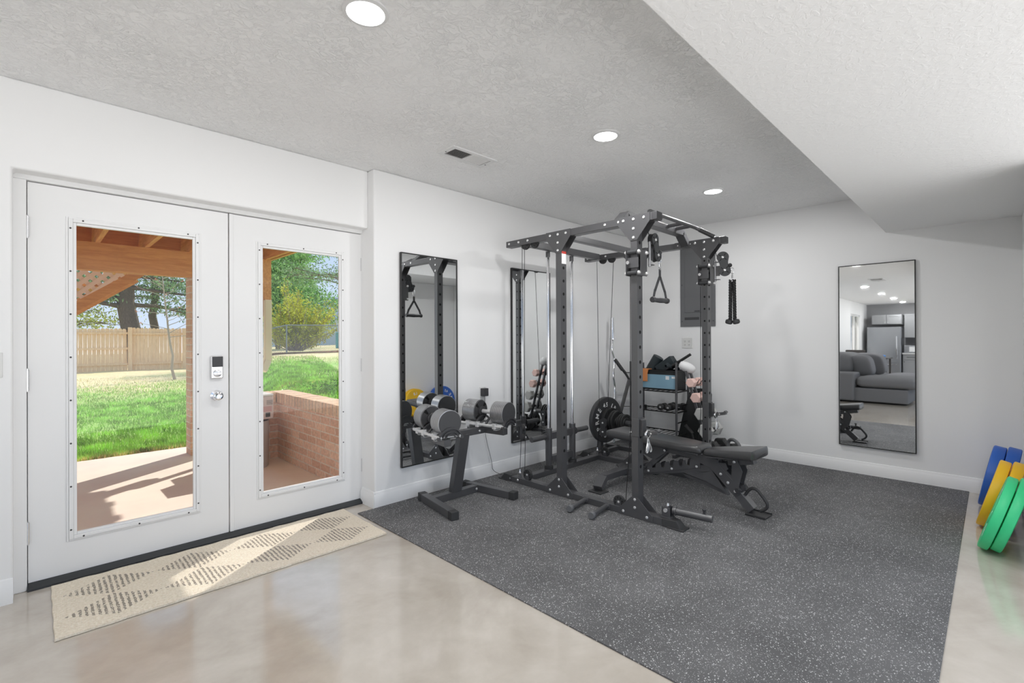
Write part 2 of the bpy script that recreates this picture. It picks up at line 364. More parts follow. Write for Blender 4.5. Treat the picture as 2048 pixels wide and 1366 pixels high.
struct(bx(KX-.2, KX, -1.7, Y1, 0, H).build('wall_kitchen', 'hall_dark_wall'), 'dark grey kitchen wall seen in the far mirror')
# baseboards with a stepped profile
def baseboard(name, p0, p1, nrm, label):
    p0, p1, n = Vector(p0), Vector(p1), Vector(nrm); prof = [(0, 0), (.016, 0), (.016, .088), (.011, .096), (.009, .108), (.006, .116), (0, .118)]
    mb = MB().prism([p0 + n*a + Vector((0, 0, z)) for a, z in prof], p1-p0)
    struct(mb.build(name, 'trim_paint'), label)
baseboard('baseboard_left', (-7.0, Y1, 0), (-.066, Y1, 0), (0, -1, 0), 'white baseboard left of the double doors')
baseboard('baseboard_mirrors', (1.785, Y2, 0), (XF, Y2, 0), (0, -1, 0), 'white baseboard under the two tall mirrors')
baseboard('baseboard_return', (1.797, Y2-.01, 0), (1.797, 3.44, 0), (-1, 0, 0), 'short white baseboard return beside the right door')
baseboard('baseboard_far', (XF, YR, 0), (XF, Y2, 0), (-1, 0, 0), 'white baseboard along the far wall')
baseboard('baseboard_right', (3.72, YR, 0), (XF, YR, 0), (0, 1, 0), 'white baseboard behind the bumper plates')
# door frame and threshold
fr = MB(); fr.box(-.075, -.019, 3.425, 3.57, 0, 2.064); fr.box(1.8155, 1.83, 3.425, 3.57, 0, 2.064); fr.box(-.075, 1.83, 3.425, 3.57, 2.064, 2.10)
fr.box(-.019, 1.8155, 3.4965, 3.56, 2.035, 2.064); fr.box(-.019, .004, 3.4965, 3.56, .03, 2.035); fr.box(1.795, 1.8155, 3.4965, 3.56, .03, 2.035)
struct(fr.build('trim_2', 'trim_paint', bev=.004), 'white frame around the double doors')
th = MB(); th.prism([(-.019, 3.405, 0), (-.019, 3.405, .012), (-.019, 3.43, .028), (-.019, 3.57, .028), (-.019, 3.57, -.02), (-.019, 3.46, -.02)], (1.836, 0, 0))
struct(th.build('trim_3', 'threshold', bev=.002), 'dark metal threshold under the double doors')
# doors
def door(name, x0, x1, gx0, gx1, hinge_x, label, hz):
    r = thing(name, label, 'door', (x0, 3.45, 0)); r['kind'] = 'structure'
    z0, z1 = .030, 2.060; gz0, gz1 = .212, 1.893
    lf = MB(); lf.box(x0, gx0-.03, 3.45, 3.494, z0, z1); lf.box(gx1+.03, x1, 3.45, 3.494, z0, z1)
    lf.box(gx0-.03, gx1+.03, 3.45, 3.494, z0, gz0); lf.box(gx0-.03, gx1+.03, 3.45, 3.494, gz1, z1)
    wpart('door_leaf', lf, 'door_paint', r)
    f = MB()
    for (a, bb, y) in ((.038, .028, 3.444), (.028, .010, 3.438), (.010, -.004, 3.446)):      # stepped glazing bead
        X0, X1, Z0, Z1 = gx0-a, gx1+a, gz0+.022-a, gz1-.022+a; x_0, x_1, z_0, z_1 = gx0-bb, gx1+bb, gz0+.022-bb, gz1-.022+bb
        f.box(X0, x_0, y, 3.466, Z0, Z1); f.box(x_1, X1, y, 3.466, Z0, Z1); f.box(x_0, x_1, y, 3.466, Z0, z_0); f.box(x_0, x_1, y, 3.466, z_1, Z1)
    fo = wpart('glazing_frame', f, 'trim_paint', r, bev=.0025)
    sc = MB().cyl((0, 0, 0), (0, -.0015, 0), .0045, n=10); so_ = sc.build('screw', 'slot_dark'); me = so_.data
    bpy.data.objects.remove(so_)
    base = Vector((x0, 3.45, 0)); pts = []
    za, zb = gz0+.022-.022, gz1-.022+.022; xa, xb = gx0-.020, gx1+.020
    for i in range(8): pts += [(xa, za+.045+(zb-za-.09)*i/7), (xb, za+.045+(zb-za-.09)*i/7)]
    for i in range(3): pts += [(xa+.05+(xb-xa-.1)*i/2, za), (xa+.05+(xb-xa-.1)*i/2, zb)]
    for px, pz in pts: link('screw', me, fo, Vector((px, 3.4378, pz))-base)
    wpart('glass_pane', bx(gx0-.004, gx1+.004, 3.469, 3.473, gz0+.018, gz1-.018), 'window_glass', r)
    for z in hz:
        hb = MB(); hb.cyl((hinge_x, 3.437, z-.052), (hinge_x, 3.437, z+.052), .0075, n=12); hb.box(hinge_x-.022, hinge_x-.004, 3.4405, 3.449, z-.05, z+.05) if hinge_x < 1 else hb.box(hinge_x-.018, hinge_x-.004, 3.4405, 3.45, z-.05, z+.05)
        hb.cyl((hinge_x, 3.437, z-.058), (hinge_x, 3.437, z-.052), .005, n=12); hb.cyl((hinge_x, 3.437, z+.052), (hinge_x, 3.437, z+.058), .005, n=12)
        wpart('hinge', hb, 'satin_chrome', r)
    return r
d1 = door('door_1', -.016, .886, .164, .698, -.017, 'left white glazed patio door with keypad deadbolt and round knob', (1.829, 1.056, .285))
d2 = door('door_2', .892, 1.813, 1.088, 1.626, 1.812, 'right white glazed patio door without a knob', (1.829, 1.056, .285))
wpart('astragal', bx(.892, .915, 3.443, 3.45, .03, 2.06), 'door_paint', d2, bev=.002)
# lock and knob
lk = MB(); cx = .818
lk.box(cx-.034, cx+.034, 3.425, 3.45, 1.012, 1.155)
lo = wpart('deadbolt', lk, 'satin_chrome', d1, bev=.007, seg=3); tag(lo, 'satin nickel deadbolt body with a dark glossy keypad top')
kp = MB(); kp.box(cx-.029, cx+.031, 3.4205, 3.426, 1.085, 1.150)
wpart('keypad', kp, 'dark_steel', lo, bev=.003) if False else None
k = kp.build('keypad', 'dark_steel', None, bev=.003); k.data.transform(Matrix.Translation(-Vector((-.016, 3.45, 0)))); k.parent = lo
tt = MB().lathe([(0, .023), (.010, .022), (.012, .018)], (cx, 3.425, 1.045), (0, -1, 0), 28); tt.box(cx-.004, cx+.017, 3.404, 3.413, 1.038, 1.052)
k = tt.build('thumb_turn', 'satin_chrome', None, bev=.001); k.data.transform(Matrix.Translation(-Vector((-.016, 3.45, 0)))); k.parent = lo
kn = MB().lathe([(0, .034), (.006, .033), (.010, .018), (.028, .014), (.034, .024), (.046, .029), (.056, .026), (.060, .018), (.058, .010), (.061, .009)], (cx, 3.45, .906), (0, -1, 0), 32)
wpart('knob', kn, 'chrome', d1)
# ceiling lights and vents
def ceiling_light(x, y, z=H, label='', n=0):
    r = thing('ceiling_light', label, 'ceiling light', (x, y, z), group='round recessed ceiling lights')
    MB().lathe([(0, .088), (-.006, .086), (-.010, .072), (-.004, .070), (0, .070)], (0, 0, 0), (0, 0, 1), 40).build('trim_ring', 'white_plastic', r)
    MB().lathe([(0, .070), (-.008, .069), (-.0085, .001)], (0, 0, 0), (0, 0, 1), 40).build('lens', 'lamp_glass', r)
    L = bpy.data.lights.new('lamp', 'AREA'); L.shape = 'DISK'; L.size = .13; L.energy = LAMP_W; L.spread = PI
    lo = bpy.data.objects.new('lamp', L); COL.objects.link(lo); lo.parent = r; lo.location = (0, 0, -.012)
    return r
for x, lab in ((.915, 'round white ceiling light nearest the double doors'), (2.54, 'round white ceiling light in the middle, above and in front of the rack'), (4.168, 'round white ceiling light nearest the far wall')):
    ceiling_light(x, 1.71, H, lab)
for x, lab in ((-2.95, 'ceiling light over the sofa, second brightest in the far mirror'), (-5.05, 'ceiling light beyond the sofa, third one down in the far mirror'), (-6.95, 'ceiling light before the kitchen, fourth one down in the far mirror'), (-8.6, 'ceiling light next to the kitchen wall, lowest in the far mirror')):
    ceiling_light(x, 2.26, H, lab)
for x, y, lab in ((-2.4, -.60, 'added ceiling light for fill, out of view behind the camera'), (2.15, -.36, 'added ceiling light for fill, unseen in the soffit right of the view')):
    ceiling_light(x, y, HS, lab)  # no such fixtures seen; both lamps added to brighten far wall and right side
def vent(name, x0, x1, y0, y1, z, label):
    r = thing(name, label, 'vent', ((x0+x1)/2, (y0+y1)/2, z)); xm = (x0+x1)/2
    a, b2 = (x1-x0)/2, (y1-y0)/2
    f = MB(); f.box(-a, a, -b2, -b2+.03, -.008, 0); f.box(-a, a, b2-.03, b2, -.008, 0); f.box(-a, -a+.035, -b2+.03, b2-.03, -.008, 0); f.box(a-.035, a, -b2+.03, b2-.03, -.008, 0); f.box(-.008, .008, -b2+.03, b2-.03, -.008, 0)
    f.build('frame', 'white_plastic', r)
    MB().box(-a+.03, a-.03, -b2+.02, b2-.02, -.001, 0).build('duct_opening', 'vent_dark', r)
    s = MB()
    for i in range(10):
        X = a-.055-i*(a-.07)/9; s.prism([(X, -b2+.03, -.001), (X+.0075, -b2+.03, -.009), (X+.0088, -b2+.03, -.009), (X+.0015, -b2+.03, -.001)], (0, 2*b2-.06, 0))
    for i in range(10):
        X = -a+.055+i*(a-.07)/9; s.prism([(X, -b2+.03, -.001), (X-.013, -b2+.03, -.009), (X-.0145, -b2+.03, -.009), (X-.0015, -b2+.03, -.001)], (0, 2*b2-.06, 0))
    s.build('louvres', 'white_plastic', r)
    for q in (-1, 1): MB().cyl((q*(a-.018), .02, -.0075), (q*(a-.018), .02, -.0095), .005, n=10).build('screw', 'slot_dark', r)
vent('ceiling_vent', 1.955, 2.345, 2.49, 2.67, H, 'white rectangular ceiling vent above the doors side wall')
# outlets, panel, switch
r = thing('wall_outlet', 'white double gang outlet plate on the far wall beside the grey panel', 'outlet', (XF, 2.50, 1.192))
MB().box(-.007, 0, -.064, .064, -.060, .060).build('cover_plate', 'outlet_white', r, bev=.003)
for yy in (-.024, .024):
    for zz in (-.02, .02):
        q = MB().box(-.010, -.006, yy-.016, yy+.016, zz-.016, zz+.016).build('socket', 'outlet_white', r, bev=.004)
        MB().box(-.0108, -.010, yy-.007, yy-.0045, zz-.004, zz+.007).box(-.0108, -.010, yy+.0045, yy+.007, zz-.004, zz+.006).cyl((-.010, yy, zz-.010), (-.0108, yy, zz-.010), .003, n=8).build('slots', 'slot_dark', q)
r = thing('electrical_panel', 'tall dark grey electrical panel on the far wall behind the rack', 'electrical panel', (XF, 2.375, 1.86))
MB().box(-.012, 0, -.202, .202, -.482, .50).build('panel_cover', 'panel_grey', r, bev=.002)
pd = MB().box(-.017, -.012, -.145, .145, -.32, .36).build('panel_door', 'panel_grey', r, bev=.002)
MB().box(-.020, -.017, -.03, .03, -.312, -.300).build('latch', 'panel_dark', pd)
MB().box(-.0135, -.012, -.02, .15, -.405, -.375).build('label_plate', 'panel_dark', r)
for yy in (-.18, .18):
    for zz in (-.42, 0, .44): MB().cyl((-.012, yy, zz), (-.0145, yy, zz), .006, n=10).build('screw', 'panel_dark', r)
r = thing('wall_outlet', 'white outlet plate behind the dumbbell stand with a black charger plugged in', 'outlet', (2.862, Y2, .76))
MB().box(-.036, .036, -.006, 0, -.06, .06).build('cover_plate', 'outlet_white', r, bev=.003)
r = thing('light_switch', 'white light switch plate at the left edge of the photo', 'light switch', (-.135, Y1, 1.14))
MB().box(-.036, .036, -.006, 0, -.06, .06).build('cover_plate', 'outlet_white', r, bev=.003); MB().box(-.008, .008, -.014, -.006, -.012, .012).build('toggle', 'outlet_white', r, bev=.002)
r = thing('wall_charger', 'black plug charger with a thin cord down to the mat', 'charger', (2.862, Y2-.006, .775))
MB().box(-.028, .028, -.048, 0, -.035, .035).build('charger_body', 'dark_steel', r, bev=.004)
c = [(0, -.024, -.035), (.002, -.024, -.08), (.03, -.018, -.19), (.0, -.022, -.33), (.03, -.02, -.46), (.07, -.02, -.58), (.09, -.022, -.66), (.088, -.03, -.72), (.16, -.10, -.764), (.20, -.16, -.765), (.14, -.20, -.765), (.2, -.26, -.765)]
def smooth_path(p, it=2):
    p = [Vector(a) for a in p]
    for _ in range(it):
        q = [p[0]]
        for a, b_ in zip(p, p[1:]): q += [a*.75+b_*.25, a*.25+b_*.75]
        q.append(p[-1]); p = q
    return p
MB().tube(smooth_path(c), .0022, 6).build('cord', 'cable_black', r)
# mirrors: thin black frame and silvered glass
def mirror(loc, rotz, tilt, w_, h_, label):
    r = thing('wall_mirror', label, 'mirror', loc, (tilt, 0, rotz), group='tall wall mirrors in thin black frames')
    t = .007; f = MB()
    f.box(-w_/2, -w_/2+t, -.022, 0, -h_/2, h_/2); f.box(w_/2-t, w_/2, -.022, 0, -h_/2, h_/2); f.box(-w_/2+t, w_/2-t, -.022, 0, -h_/2, -h_/2+t); f.box(-w_/2+t, w_/2-t, -.022, 0, h_/2-t, h_/2)
    f.build('frame', 'mirror_frame', r)
    MB().box(-w_/2+t, w_/2-t, -.016, -.004, -h_/2+t, h_/2-t).build('mirror_glass', 'mirror_glass', r)
mirror((2.289, Y2-.003, 1.092), R(.85), 0, .556, 1.665, 'tall mirror nearest the double doors, behind the dumbbell stand')
mirror((3.500, Y2-.001, 1.092), 0, 0, .556, 1.665, 'tall mirror behind the weight rack cables')
mirror((5.345, .748, 1.083), -PI/2-R(.5), R(-.37), .556, 1.655, 'tall mirror on the far wall reflecting sofa and kitchen')
# rubber mat
tag(bx(1.652, XF-.018, .148, Y2-.016, 0, .007).build('rubber_mat', 'fleck_rubber', bev=.002), 'dark grey rubber gym mat with white flecks under the equipment', 'mat')
# rug
def rugf(u, v_):
    x = -.772+1.544*u; y = -.306+.612*v_
    return Vector((x + .0015*math.sin(v_*22), y+.0013*math.sin(u*40)+.0013*math.sin(u*91), .011+.0015*math.sin(u*60)*math.sin(v_*30)))
mb = MB().grid(rugf, 90, 36)
E0 = [rugf(i/90, 0) for i in range(91)] + [rugf(1, j/36) for j in range(1, 37)] + [rugf(1-i/90, 1) for i in range(1, 91)] + [rugf(0, 1-j/36) for j in range(1, 36)]
k0 = len(mb.v); mb.v += [v.copy() for v in E0] + [Vector((v.x*1.002, v.y*1.003, .001)) for v in E0]; n_ = len(E0)
for i in range(n_): mb.f.append([k0+i, k0+(i+1) % n_, k0+n_+(i+1) % n_, k0+n_+i]); mb.mi.append(0)
ro = mb.build('doormat', 'woven_rug', ang=60); ro.location = (.838, 3.068, .001); ro.rotation_euler = (0, 0, R(-.2))
tag(ro, 'long cream woven runner with striped diamonds in front of the double doors', 'rug')
# ------------------------------------------------------------------ power rack
G0 = .007                                                   # top of the rubber mat
XA, XB = 2.955, 3.025                                       # near side tubes (x), 70 mm wide
XC, XD = 4.105, 4.175                                       # far side tubes
YA0, YA1 = 1.737, 1.787; YB0, YB1 = 2.414, 2.464            # front and rear uprights (y)
rack = thing('power_rack', 'large black steel power rack with pull-up bar, cables and chrome guide rods', 'power rack', (XA, YA0, G0))
def rp_(name, mb, mats='black_steel', par=None, **k):
    p = par or rack; off = rack.location
    for v in mb.v: v -= off
    return mb.build(name, mats, p, **k)
bolt_me = MB().lathe([(0, .0105), (.002, .0105), (.005, .0085), (.0065, .004)], (0, 0, 0), (0, 0, 1), 14).cyl((0, 0, .004), (0, 0, .0068), .0035, n=6).build('bolt', 'bolt_zinc').data
bpy.data.objects.remove([o for o in bpy.data.objects if o.data == bolt_me][0])
bcount = [0]
def bolt(x, y, z, d, par=None, off=None):
    o = link('bolt', bolt_me, par or rack, Vector((x, y, z)) - (off if off is not None else rack.location), Vector(d).to_track_quat('Z', 'Y').to_euler()); bcount[0] += 1; return o
def holes(mb, x, y0, y1, zs, side):
    pass
for X0, X1, s in ((XA, XB, -1), (XC, XD, -1)):
    # side base rail with a groove line, end caps, top beam
    rp_('base_rail', MB().box(X0, X1, 1.50, 3.04, G0, G0+.047).box(X0+.018, X1-.018, 1.55, 3.0, G0+.046, G0+.0485), bev=.004)
    for y, d in ((1.50, -1), (3.04, 1)):
        cp = MB(); c = .006
        cp.add([(X0-c, y+.06*-d, G0), (X1+c, y+.06*-d, G0), (X1+c, y+.075*d, G0), (X0-c, y+.075*d, G0),
                (X0-c, y+.06*-d, G0+.053), (X1+c, y+.06*-d, G0+.053), (X1-c, y+.035*d, G0+.053), (X0+c, y+.035*d, G0+.053)],
               [(0, 3, 2, 1), (4, 5, 6, 7), (0, 1, 5, 4), (1, 2, 6, 5), (2, 3, 7, 6), (3, 0, 4, 7)])
        cp.box(X0-.012, X1+.012, min(y-.02*d, y+.09*d), max(y-.02*d, y+.09*d), G0, G0+.009)
        rp_('rubber_foot', cp, 'black_rubber', bev=.003)
    rp_('top_beam', MB().box(X0, X1, 1.605, 3.031, 2.050, 2.103), bev=.004)
    rp_('end_cap', MB().box(X0-.002, X1+.002, 1.585, 1.625, 2.048, 2.105), 'dark_steel', bev=.005)
    for Y0, Y1_ in ((YA0, YA1), (YB0, YB1)):
        u = MB().box(X0, X1, Y0, Y1_, G0+.04, 2.06); u.mat(1); xc, yc = (X0+X1)/2, (Y0+Y1_)/2
        for k in range(-1, 17):
            z = .464+.1037*k
            if z < .25 or z > 1.95: continue
            u.cyl((xc, Y0-.0004, z), (xc, Y0+.001, z), .0125, n=16); u.cyl((xc, Y1_+.0004, z), (xc, Y1_-.001, z), .0125, n=16)
            if X0 == XC: u.cyl((X0-.0004, yc, z), (X0+.001, yc, z), .0085, n=12)
        rp_('upright', u, ['black_steel', 'hole_black'], bev=.003)
        # four triangular gussets: top and bottom, outer and inner face
        for xo in (X0-.005, X1):
            rear = (Y0 == YB0); a, b_ = (-.105, .105)
            yl, yr = yc-.125, yc+.125
            rp_('gusset_plate', MB().prism([(xo, yl, 2.105), (xo, yr, 2.105), (xo, yr, 2.052), (xo, yc+.026, 1.930), (xo, yc-.026, 1.930), (xo, yl, 2.052)], (.005, 0, 0)), bev=.001)
            rp_('gusset_plate', MB().prism([(xo, yl-.01, G0+.001), (xo, yr+.01, G0+.001), (xo, yr+.01, G0+.04), (xo, yc+.026, .150), (xo, yc-.026, .150), (xo, yl-.01, G0+.04)], (.005, 0, 0)), bev=.001)
        xo = X0-.005
        ys = [(yc-.08, 2.077), (yc, 2.077), (yc, 2.012), (yc, 1.950)] + ([(yc+.08, 2.077)] if True else [])
        for y, z in ys: bolt(xo, y, z, (-1, 0, 0))
        for y, z in ((yc-.092, .035), (yc+.092, .035), (yc, .080), (yc, .135)): bolt(xo, y, z, (-1, 0, 0))
    for y in (2.0, 1.884, 2.772, 2.878, 2.992): bolt(X0 if y != 3 else X0, y, 2.078, (-1, 0, 0))
    for y in (2.90, 2.99): bolt(X0, y, .035, (-1, 0, 0))
# cross members
rp_('rear_base_beam', MB().box(XB, XC, 2.866, 2.936, G0, G0+.047), bev=.004)
rp_('rear_top_beam', MB().box(XB, XC, 2.84, 2.89, 2.050, 2.110), bev=.004)
for xx in (3.06, 4.07): rp_('bracket', MB().box(xx-.035, xx+.035, 2.815, 2.915, 2.044, 2.049), bev=.001)
rp_('middle_top_beam', MB().box(XB, XC, 2.414, 2.464, 2.050, 2.100), bev=.004)
bolt(XC, 2.84, .035, (0, -1, 0)) if False else None
# pull-up arch with grips and a bent front bar
ar = MB(); za, zb = 2.078, 2.165; w_ = .075; yc = 1.935
pts = [(XB-.01, za), (XB+.095, zb), (XC-.095, zb), (XC+.01, za)]
for (x0, z0), (x1, z1) in zip(pts, pts[1:]): ar.bar((x0, yc, z0), (x1, yc, z1), .075, .050, ext=.008)
rp_('pull_up_arch', ar, bev=.004)
for X0 in (XB, XC-.006): rp_('arch_plate', MB().box(X0, X0+.006, 1.86, 2.03, 2.052, 2.104), bev=.001)
xm = (XB+XC)/2; yf, zf = 1.77, 2.178
bar_pts = smooth_path([(xm-.50, yf-.11, zf-.075), (xm-.385, yf, zf), (xm-.37, yf, zf), (xm+.37, yf, zf), (xm+.385, yf, zf), (xm+.50, yf-.11, zf-.075)], 2)
pb = rp_('pull_up_bar', MB().tube(bar_pts, .0155, 14))
for s in (-1, 1):
    a = Vector((xm+s*.41, yf-.024, zf-.016)); b_ = Vector((xm+s*.497, yf-.107, zf-.073))
    d = (b_-a).normalized(); g = MB().cyl(a, b_, .0195, n=16); rp_('rubber_grip', g, 'black_rubber')
    rp_('bar_cap', MB().cyl(b_, b_+d*.006, .021, n=16), 'chrome')
for x in (xm-.30, xm-.16, xm+.16, xm+.30): rp_('parallel_grip', MB().cyl((x, yc-.03, zb+.01), (x, yf, zf), .0145, n=12))
# guide rods and weight carriage
for x in (3.365, 3.715):
    rp_('guide_rod', MB().cyl((x, 2.90, .10), (x, 2.90, 2.045), .0135, n=18), 'chrome')
    rp_('rod_collar', MB().cyl((x, 2.90, 2.0), (x, 2.90, 2.05), .020, n=18), 'black_steel')
    rp_('rod_base', MB().cyl((x, 2.90, G0+.045), (x, 2.90, G0+.075), .041, n=22), 'black_rubber', bev=.003)
cr = MB()
for x in (3.365, 3.715): cr.cyl((x, 2.90, .085), (x, 2.90, .425), .031, n=22)
cr.bar((3.365, 2.90, .355), (3.715, 2.90, .355), .05, .06); cr.bar((3.365, 2.90, .14), (3.715, 2.90, .14), .05, .06)
rp_('weight_carriage', cr, 'black_steel')
for x, s in ((3.365, -1), (3.715, 1)):
    rp_('weight_peg', MB().cyl((x+s*.03, 2.90, .352), (x+s*.235, 2.90, .352), .024, n=20), 'black_steel', bev=.002)
    rp_('peg_ring', MB().lathe([(0, .034), (.004, .035), (.008, .034)], (x+s*.036, 2.90, .352), (s, 0, 0), 22), 'black_steel')
# pulleys
def pulley(cx, cy, cz, nrm, r=.046, slots=8, th=.020, par=None):
    n = Vector(nrm).normalized(); c = Vector((cx, cy, cz))
    pm = MB().lathe([(-th/2, r*.98), (-th/2+.002, r), (-th/2+.006, r), (0, r*.86), (th/2-.006, r), (th/2-.002, r), (th/2, r*.98)], c, n, 30)
    pm.mat(1); a = n.orthogonal().normalized(); b_ = n.cross(a)
    for i in range(slots):
        t = 2*PI*i/slots+.3; d = a*math.cos(t)+b_*math.sin(t)
        for s in (-1, 1): pm.bar(c+n*s*(th/2)+d*r*.45, c+n*s*(th/2)+d*r*.78, .005, .0012, upv=n)
    p = rp_('pulley', pm, ['black_rubber', 'hole_black'], par)
    return p, c+n*th/2, n
for X0 in (XA, XC):
    xc = X0+.035
    for y, z in ((2.80, .096), (1.902, .082)):
        p, e, n = pulley(xc-.012, y, z, (-1, 0, 0)); bolt(*e, n)
        rp_('pulley_bracket', MB().box(xc-.026, xc-.0225, y-.02, y+.02, .05, z+.01).box(xc-.0015, xc+.002, y-.02, y+.02, .05, z+.01), bev=.0005)
    for y in (2.72, 2.825): p, e, n = pulley(xc, y, 2.055, (-1, 0, 0), r=.044)
    # anchor eye
    rp_('cable_anchor', MB().cyl((xc, 2.905, .055), (xc, 2.905, .075), .014, .009, n=12), 'black_steel')
    rp_('anchor_bolt', MB().lathe([(0, .006), (.006, .012), (.018, .013), (.026, .008), (.05, .005)], (xc, 2.905, .072), (0, 0, 1), 14), 'chrome')
def block(cx, cy, cz, nrm, gap=.062, r=.037):               # figure-eight double pulley block
    n = Vector(nrm).normalized(); h = Vector((0, 0, 1)); side = h.cross(n)
    for s in (-1, 1):
        pts = []
        for k in range(40):
            t = 2*PI*k/40; x = math.cos(t); y = math.sin(t)
            px = x*r*(1 if abs(y) > .5 else .62+.38*abs(y)*2); py = y*r + (gap/2)*(1 if y > 0 else -1)*min(1, abs(y)*3)
            pts.append(Vector((cx, cy, cz))+n*(s*.016-.0015)+side*px+h*py)
        rp_('block_plate', MB().prism(pts, n*.003), 'dark_steel', bev=.0006)
    for s in (-1, 1):
        pulley(cx, cy, cz+s*gap/2, nrm, r=r*.94, slots=0); e = Vector((cx, cy, cz+s*gap/2))+n*.018; bolt(*e, n)
block(2.99, 2.862, .445, (.70, -.71, 0), gap=.085, r=.034); block(4.14, 2.830, .340, (-1, -.15, 0), gap=.092, r=.045)
def cable(name, *pts): rp_('cable', MB().tube([Vector(p) for p in pts], .0027, 6), 'cable_black')
cable('', (2.99, 2.905, .12), (2.99, 2.890, .40)); cable('', (2.99, 2.848, .10), (2.99, 2.842, .40))
cable('', (2.99, 2.88, .50), (2.99, 2.868, 2.04)); cable('', (2.99, 2.85, .50), (2.99, 2.782, 1.3), (2.99, 2.765, 2.04)) if False else cable('', (2.99, 2.85, .50), (2.99, 2.84, 2.04))
cable('', (4.14, 2.905, .12), (4.14, 2.878, .35)); cable('', (4.14, 2.795, .13), (4.14, 2.79, .30))
cable('', (4.14, 2.878, .38), (4.14, 2.90, 2.04)); cable('', (4.14, 2.785, .38), (4.14, 2.70, 2.04))
for X in (2.99, 4.14):
    cable('', (X, 2.675, 2.05), (X, 1.90, 2.045)) if False else None
    cable('', (X, 1.858, .09), (X, 1.815, .6), (X, 1.812, 1.70))
# storage pegs low on the near base rail, landmine tube at the front foot
for y, y2 in ((2.185, 2.165), (1.995, 1.975)):
    q = rp_('plate_peg', MB().lathe([(0, .026), (.008, .026), (.010, .0165), (.235, .0165)], (XA, y, .036), (-.985, -.15, 0), 20), 'black_steel', bev=.002)
    rp_('peg_end_cap', MB().lathe([(0, .0245), (.020, .0255), (.026, .022)], Vector((XA, y, .036))+Vector((-.985, -.15, 0)).normalized()*.222, (-.985, -.15, 0), 22), 'panel_grey')
lm = MB(); lx, ly, lz = XB-.02, 1.545, .085
lm.cyl((lx+.012, ly-.03, .105), (lx+.055, ly-.275, .100), .0245, n=22); lm.cyl((lx+.014, ly-.045, .105), (lx+.016, ly-.053, .105), .030, n=22)
rp_('landmine_sleeve', lm, 'black_steel')
lb = MB().box(lx-.035, lx+.035, ly-.035, ly+.035, G0+.05, G0+.058).box(lx-.030, lx-.024, ly-.03, ly+.03, .06, .13).box(lx+.020, lx+.026, ly-.03, ly+.03, .06, .13).box(lx-.026, lx+.026, ly-.012, ly+.012, .07, .135)
rp_('landmine_bracket', lb, 'black_steel', bev=.002)
rp_('landmine_pivot', MB().cyl((lx, ly, .125), (lx, ly, .150), .011, .006, n=12).cyl((lx-.04, ly, .11), (lx-.028, ly, .11), .013, n=14), 'bolt_zinc')
kb = Vector((lx+.048, ly-.225, .122))
rp_('landmine_knob', MB().cyl(kb, kb+Vector((0, 0, .02)), .008, n=12).lathe([(0, .010), (.004, .014), (.010, .015), (.016, .010)], kb+Vector((0, 0, .02)), (0, 0, 1), 18), 'dark_steel')
# warning label on the rear near upright and size label
rp_('warning_sticker', MB().mat(0).box(XA+.012, XB-.003, YB0-.0012, YB0-.0002, 1.845, 1.945).mat(1).box(XA+.012, XB-.003, YB0-.0014, YB0-.0003, 1.925, 1.945), ['white_print', 'red_print'])
# sliding cable trolleys with pulley arms
def trolley(X0, yf, zc, nrm, arm, lab):
    t = MB(); c = .010
    for z in (-.045, .045): t.box(X0-.012, X0+.082, YA0-.012, YA1+.012, zc+z-.030, zc+z-.026) if False else None
    t.box(X0-.034, X0+.10, YA0-.020, YA0-.016, zc-.095, zc+.095) if False else None
    t.box(X0-.034, X0+.100, YA1+.016, YA1+.020, zc-.09, zc+.09); t.box(X0+.012, X0+.100, YA0-.020, YA0-.016, zc-.09, zc+.09)
    t.box(X0-.014, X0-.010, YA0-.018, YA1+.018, zc-.036, zc+.036); t.box(X0+.074, X0+.100, YA0-.018, YA1+.018, zc-.03, zc+.03)
    for z in (-.072, .072): t.box(X0-.034, X0+.012, YA0-.020, YA0-.016, zc+z-.018, zc+z+.018)
    p = rp_('cable_trolley', t, 'black_steel', bev=.001)
    for z in (-.072, .072):
        for x in (X0-.018, X0+.088):
            rr = MB().cyl((x, YA0-.012, zc+z), (x, YA1+.012, zc+z), .0145, n=16); rp_('roller', rr, 'panel_dark')
            for y, d in ((YA0-.020, -1), (YA1+.020, 1)): 
                rp_('roller_nut', MB().lathe([(0, .0135), (.007, .0135), (.015, .008)], (x, y, zc+z), (0, d, 0), 14), 'bolt_zinc')
    rp_('pop_pin', MB().cyl((X0-.014, YA1+.002, zc), (X0-.030, YA1+.002, zc), .008, n=14).cyl((X0-.030, YA1+.002, zc), (X0-.038, YA1+.002, zc), .0125, n=18), 'satin_chrome')
    return p
trolley(XA, YA0, 1.775, None, None, ''); trolley(XC, YA0, 1.797, None, None, '')
